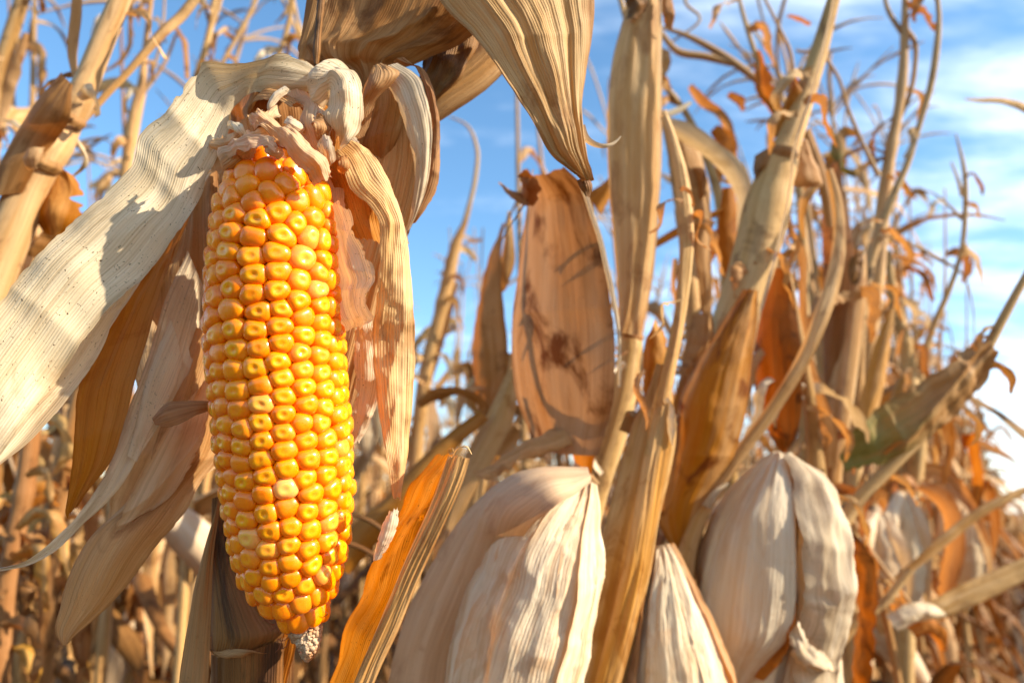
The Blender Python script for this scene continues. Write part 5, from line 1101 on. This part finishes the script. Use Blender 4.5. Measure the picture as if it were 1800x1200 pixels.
# left background stalks
Q_ = plant('thick slanting maize stalk with two dark joints at the far left', -20, 600, .42)
stalk(Q_, [(240, -90, .43, 30), (215, -10, .43, 33), (180, 75, .43, 37), (150, 150, .43, 40), (122, 215, .43, 44), (85, 275, .42, 52), (52, 330, .42, 60), (22, 400, .42, 66), (-15, 490, .42, 68), (-70, 640, .42, 68)], 'stalk', nodes=(.36, .48), ns=34, nv=120, ribs=0, lump=.04)
node_ring(Q_, 124, 210, .425, 44, -.45); node_ring(Q_, 78, 287, .418, 52, -.45)
lf(Q_, [(112, 128, .40, 132, 150, .40, .2), (82, 165, .41, 128, 200, .40, .25), (45, 230, .42, 100, 250, .41, .3), (15, 300, .42, 70, 290, .41, .3), (-10, 380, .42, 40, 340, .41, .3)], 'leaf_brown', 'brown sheath round the stalk', name='sheath', nu=30)
lf(Q_, [(85, 290, .43, 125, 300, .43, .2), (72, 340, .43, 150, 345, .43, .25), (68, 380, .43, 148, 385, .43, .3), (82, 412, .43, 120, 420, .43, .2)], 'leaf_orange', 'withered crumpled orange leaf', nu=40, nv=50, crump=(.0045, .02), side=.14, sidef=7, pleat=(.0012, .005))
lf(Q_, [(100, 300, .45, 130, 320, .45, .2), (90, 400, .45, 118, 410, .45, .25), (60, 450, .45, 85, 460, .45, .2)], 'leaf_brown', None, nu=16, nv=30, crump=(.006, .015), side=.1)
bl(Q_, [(360, -30, .47, 16, 30, .3), (325, 22, .47, 20, 30, .3), (285, 60, .465, 20, 30, .3), (235, 118, .46, 15, 30, .3), (180, 178, .455, 13, 30, .3), (135, 230, .45, 12, 30, .3), (105, 268, .45, 14, 30, .3)], 'straw', 'long straight pale leaf slanting to the right', nu=16)
lf(Q_, [(50, 265, .40, 85, 262, .40, .3), (42, 288, .40, 80, 285, .40, .35), (50, 300, .4, 72, 300, .4, .1)], 'husk_tan', None, nu=16, nv=16, crump=(.003, .008), side=.1)
bl(Q_, [(128, 210, .44, 8, 20), (132, 150, .44, 16, 50), (124, 90, .44, 20, 40), (132, 30, .44, 18, 20), (136, -40, .44, 14, 20)], 'husk_tan', None)
def leftstalk(label, pts, d, leaves=(), twigs=(), mat='stalk'):
    return airy(label, pts, d, mat, (.3,), twigs, leaves, group='thin blurred maize tops behind the pale husk at the upper left')
leftstalk('blurred pale maize top at the left frame edge', [(50, -30, 26), (20, 60, 30), (0, 130, 32), (-20, 300, 34), (-60, 900, 36)], .75, leaves=[('husk_tan', [(48, 60, 10, 30), (30, 120, 24, 40), (10, 180, 20, 30), (0, 230, 8, 20)])], mat='straw')
leftstalk('blurred greenish maize stalk just left of the broad pale husk tip', [(384, -40, 14), (372, 40, 14), (360, 90, 14), (345, 135, 14), (335, 300, 14), (330, 900, 20)], .8, twigs=[[(350, -20, 6), (362, 20, 6), (370, 48, 6)], [(395, -30, 7), (385, 10, 8), (372, 50, 8)]])
leftstalk('thin slanting maize top above the pale husk', [(470, -60, 8), (450, 0, 9), (420, 60, 9), (392, 110, 10), (370, 200, 10), (350, 900, 14)], .9)
leftstalk('pale maize top beside the dark hanging leaf rib', [(520, -60, 8), (512, 20, 10), (500, 70, 11), (488, 105, 11), (470, 250, 12), (450, 900, 16)], .8, mat='straw')
leftstalk('blurred maize top with curled leaves between the slanting stalk and the pale husk', [(270, -30, 9), (262, 30, 10), (255, 90, 12), (250, 150, 20), (238, 200, 26), (225, 280, 24), (215, 400, 22), (200, 900, 24)], .85,
          leaves=[('leaf_brown', [(262, 0, 6, 20), (235, 30, 10, 50), (230, 80, 9, 40), (210, 110, 6, 30), (180, 130, 3, 30)]), ('husk_pale', [(150, 170, 6, 20), (180, 150, 20, 30), (220, 145, 20, 30), (248, 160, 12, 30)]), ('leaf_brown', [(330, 140, 8, 20), (322, 80, 12, 40), (308, 50, 16, 40)])],
          twigs=[[(290, -20, 4), (285, 60, 5), (262, 150, 6)], [(310, 60, 5), (290, 110, 6), (255, 160, 7)]])
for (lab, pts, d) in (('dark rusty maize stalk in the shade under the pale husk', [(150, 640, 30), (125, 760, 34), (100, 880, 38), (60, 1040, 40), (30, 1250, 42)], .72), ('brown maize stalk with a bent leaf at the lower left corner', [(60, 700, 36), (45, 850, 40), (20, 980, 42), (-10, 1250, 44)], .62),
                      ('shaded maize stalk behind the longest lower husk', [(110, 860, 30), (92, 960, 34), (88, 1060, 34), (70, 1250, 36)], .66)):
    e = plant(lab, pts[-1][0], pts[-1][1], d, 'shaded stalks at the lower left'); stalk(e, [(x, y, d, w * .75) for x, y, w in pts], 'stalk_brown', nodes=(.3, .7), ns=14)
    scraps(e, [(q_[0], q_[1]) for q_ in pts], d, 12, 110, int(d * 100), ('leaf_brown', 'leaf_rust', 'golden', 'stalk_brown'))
    x, y = pts[2][0], pts[2][1]
    bl(e, [(x, y, d, 14, 20), (x + 20, y - 40, d, 26, 40), (x + 50, y - 10, d, 30, 60), (x + 60, y + 70, d, 26, 40), (x + 50, y + 150, d, 8, 20)], 'leaf_brown', None)
    bl(e, [(x, y + 60, d, 12, 20), (x - 30, y + 30, d, 24, 40), (x - 50, y + 90, d, 26, 60), (x - 46, y + 170, d, 8, 20)], 'golden', None)

# lower right
R_ = plant('maize plant with a flat pale leaf blade and crossing thin stems at the lower right', 1560, 1250, .75, 'maize at the lower right')
stalk(R_, [(1500, 880, .75, 9), (1520, 940, .75, 12), (1540, 1020, .75, 13), (1560, 1100, .75, 13), (1580, 1200, .75, 13), (1600, 1300, .75, 13)], 'straw', ns=10)
bl(R_, [(1600, 1080, .78, 20, 20, .3), (1640, 1072, .78, 36, 30, .2), (1700, 1045, .78, 40, 20, .1), (1760, 1018, .78, 36, 20, .1), (1830, 985, .78, 30, 20, .1)], 'straw', 'flat pale leaf blade', nu=14)
bl(R_, [(1560, 1030, .76, 10, 20), (1610, 990, .76, 16, 30), (1670, 940, .76, 20, 30), (1730, 895, .76, 18, 30), (1800, 862, .76, 14, 30), (1860, 850, .76, 8, 30)], 'straw', 'long curved pale leaf')
bl(R_, [(1470, 1130, .7, 26, 30, .3), (1510, 1090, .7, 20, 30, .3), (1550, 1060, .7, 18, 30, .3), (1600, 1000, .7, 14, 30, .3)], 'stalk', None)
tube('twig', [(1490, 900, .74, 8), (1540, 980, .74, 8), (1600, 1060, .74, 8)], M['straw'], R_, None, ns=6, nv=14)
bl(R_, [(1565, 1095, .72, 30, 20, .4), (1595, 1078, .72, 34, 20, .4), (1640, 1075, .72, 26, 20, .4), (1660, 1080, .72, 8, 20, .2)], 'husk_pale', 'pale curled scrap', crump=(.003, .012))
bl(R_, [(1600, 1110, .74, 20, 20, .3), (1625, 1095, .74, 34, 20, .3), (1650, 1110, .74, 26, 20, .3), (1660, 1140, .74, 10, 20, .3)], 'leaf_orange', None, crump=(.003, .012))
bl(R_, [(1470, 930, .66, 20, 20), (1500, 945, .66, 50, 40), (1520, 1000, .66, 56, 40), (1530, 1080, .66, 50, 40), (1520, 1180, .66, 40, 30), (1510, 1260, .66, 20, 30)], 'leaf_rust', 'rusty hanging leaf beside the big white ear', nu=20, crump=(.009, .02), ruffle=(.008, .02), side=.15)
def small_ear(label, x, y, d, ln, r, dx=10, group='small blurred husked ears at the right'):
    e = thing('husked_ear', label, 'ear of corn', P(x, y, d), group); k = d / FPX
    C = [P(x + dx * t, y + ln * t, d) for t in (0, .08, .25, .5, .75, 1, 1.12)]
    V, Fq, uv = tube_arrays(C, [r * k * q for q in (.15, .5, .85, 1, .85, .4, .05)], ns=20, nv=40, ribs=5, ribamp=.06, lump=.1)
    obj('ear_body', mesh_from('ear_body', rel(V, e), Fq, uv, M['ear_white']), e)
    for s in (-1, 1):
        Cc = [(x + s * r * .2, y - 4, d, r * .5, 0, .3), (x + s * r * .75, y + ln * .25, d - r * k * .6, r * 1.0, s * 30, .3), (x + s * r * .95 + dx * .5, y + ln * .55, d - r * k * .5, r * 1.0, s * 40, .3), (x + s * r * 1.1 + dx, y + ln * .95, d - r * k * .2, r * .3, s * 40, .2)]
        blade('husk', Cc, M['husk_pale' if s > 0 else 'ear_white'], e, None, nu=14, nv=30, pleat=(.001, .005), crump=(.003, .02))
small_ear('blurred white husked ear right of the big two lobed ear', 1545, 905, .85, 190, 40, 6)
small_ear('blurred pale husked ear with orange shading below the half green leaf', 1590, 870, .95, 200, 34, 4)
small_ear('blurred grey white husked ear nearest the right side', 1690, 880, 1.0, 170, 34, 12)
small_ear('tiny blurred pale ear seen between bare ear and straw husk', 640, 660, .9, 130, 26, 4)
arch = plant('maize plant with an arching folded leaf above the small blurred ears on the right', 1640, 1250, .95, 'maize at the lower right')
stalk(arch, [(1620, 700, .98, 20), (1612, 800, .98, 26), (1600, 900, .98, 30), (1590, 1250, .98, 32)], 'stalk', ns=12)
bl(arch, [(1612, 850, .95, 20, 20, .3), (1640, 860, .95, 40, 40, .3), (1672, 900, .95, 44, 50, .3), (1680, 960, .95, 40, 40, .3), (1665, 1030, .95, 30, 30, .3), (1655, 1090, .95, 10, 30, .2)], 'husk_tan', 'arching folded leaf', nu=16)
for n_, (x, y) in enumerate([(1640, 760), (1690, 820), (1720, 900)]):
    bl(arch, [(x, y, 1.0, 10, 20), (x + 10, y - 60, 1.0, 26, 40 + n_ * 20), (x + 30, y + 20, 1.0, 30, 60), (x + 20, y + 90, 1.0, 10, 30)], ('golden', 'leaf_orange', 'leaf_brown')[n_], None)
scraps(C_, [(1108, 600), (1078, 760), (1032, 920)], .49, 4, 60, 21); scraps(D_, [(1185, 300), (1216, 420), (1190, 600)], .43, 4, 60, 22)
scraps(G_, [(1440, 90), (1376, 272), (1345, 400), (1250, 700), (1200, 950)], .54, 8, 80, 23); scraps(I_, [(1385, 480), (1440, 900), (1440, 1150)], .60, 10, 100, 24)
scraps(J_, [(1500, 440), (1478, 680), (1445, 960), (1430, 1150)], .71, 12, 95, 25); scraps(K_, [(1760, 565), (1640, 745), (1500, 890)], .62, 6, 70, 26)
scraps(Q_, [(215, -10), (122, 210), (20, 400)], .44, 5, 80, 27); scraps(L2, [(1180, 260), (1200, 380), (1222, 700), (1225, 900)], .62, 10, 80, 28)
scraps(N_, [(895, 620), (845, 820), (815, 1050)], .68, 9, 90, 29); scraps(O_, [(805, 420), (752, 640), (730, 900)], 1.1, 8, 60, 30); scraps(R_, [(1520, 940), (1560, 1100)], .76, 6, 90, 31); scraps(arch, [(1620, 700), (1595, 1100)], .98, 12, 90, 32)
far_leaf = plant('maize plant at the right frame edge reaching a single bent leaf into the sky', 1860, 700, .9)
stalk(far_leaf, [(1850, 120, .9, 14), (1856, 400, .9, 20), (1862, 800, .9, 26), (1866, 1250, .9, 28)], 'stalk', ns=12)
bl(far_leaf, [(1850, 230, .9, 14, 20), (1800, 190, .9, 16, 30), (1760, 178, .9, 12, 30), (1720, 177, .9, 8, 30), (1695, 176, .9, 3, 30)], 'golden', 'single bent leaf')
r_ = np.random.RandomState(55)
for i_ in range(30):
    px_ = [r_.uniform(20, 340), r_.uniform(1180, 1720), r_.uniform(640, 900)][i_ % 3 if i_ % 3 < 2 or i_ > 14 else 1]; d_ = r_.uniform(1.1, 2.6); top = 899 - 1200 * r_.uniform(.62, .98) / d_ ; lean = r_.uniform(-90, 110) / d_; w_ = 17 / d_
    if px_ > 1560: top = max(top, 330)
    if 600 < px_ < 960: top = max(top, 400); w_ *= .7
    mk_ = next(m for e, m in MARKS if px_ < e)
    e_ = plant('thin bare maize stem ' + mk_, px_, 1250, d_, 'thin bare stems among the back plants', 'bare_maize_stem', 'maize stem')
    pts_ = [(px_ + lean * t + r_.uniform(-6, 6), top + (1150 - top) * (1 - t), w_ * (1 - .75 * t)) for t in (1, .8, .6, .4, .2, 0)]
    stalk(e_, [(x, y, d_, w) for x, y, w in pts_], 'straw' if px_ > 400 else 'stalk_brown', ns=8, nv=40, nodes=(.2, .35, .5))
    scraps(e_, [(x, y) for x, y, w in pts_], d_, 6, 90 / d_, 600 + i_, ('straw', 'husk_tan', 'husk_pale', 'leaf_brown'))
tell_apart('maize stem')
# unseen lower leaves of the near plants, added to shade the lower field
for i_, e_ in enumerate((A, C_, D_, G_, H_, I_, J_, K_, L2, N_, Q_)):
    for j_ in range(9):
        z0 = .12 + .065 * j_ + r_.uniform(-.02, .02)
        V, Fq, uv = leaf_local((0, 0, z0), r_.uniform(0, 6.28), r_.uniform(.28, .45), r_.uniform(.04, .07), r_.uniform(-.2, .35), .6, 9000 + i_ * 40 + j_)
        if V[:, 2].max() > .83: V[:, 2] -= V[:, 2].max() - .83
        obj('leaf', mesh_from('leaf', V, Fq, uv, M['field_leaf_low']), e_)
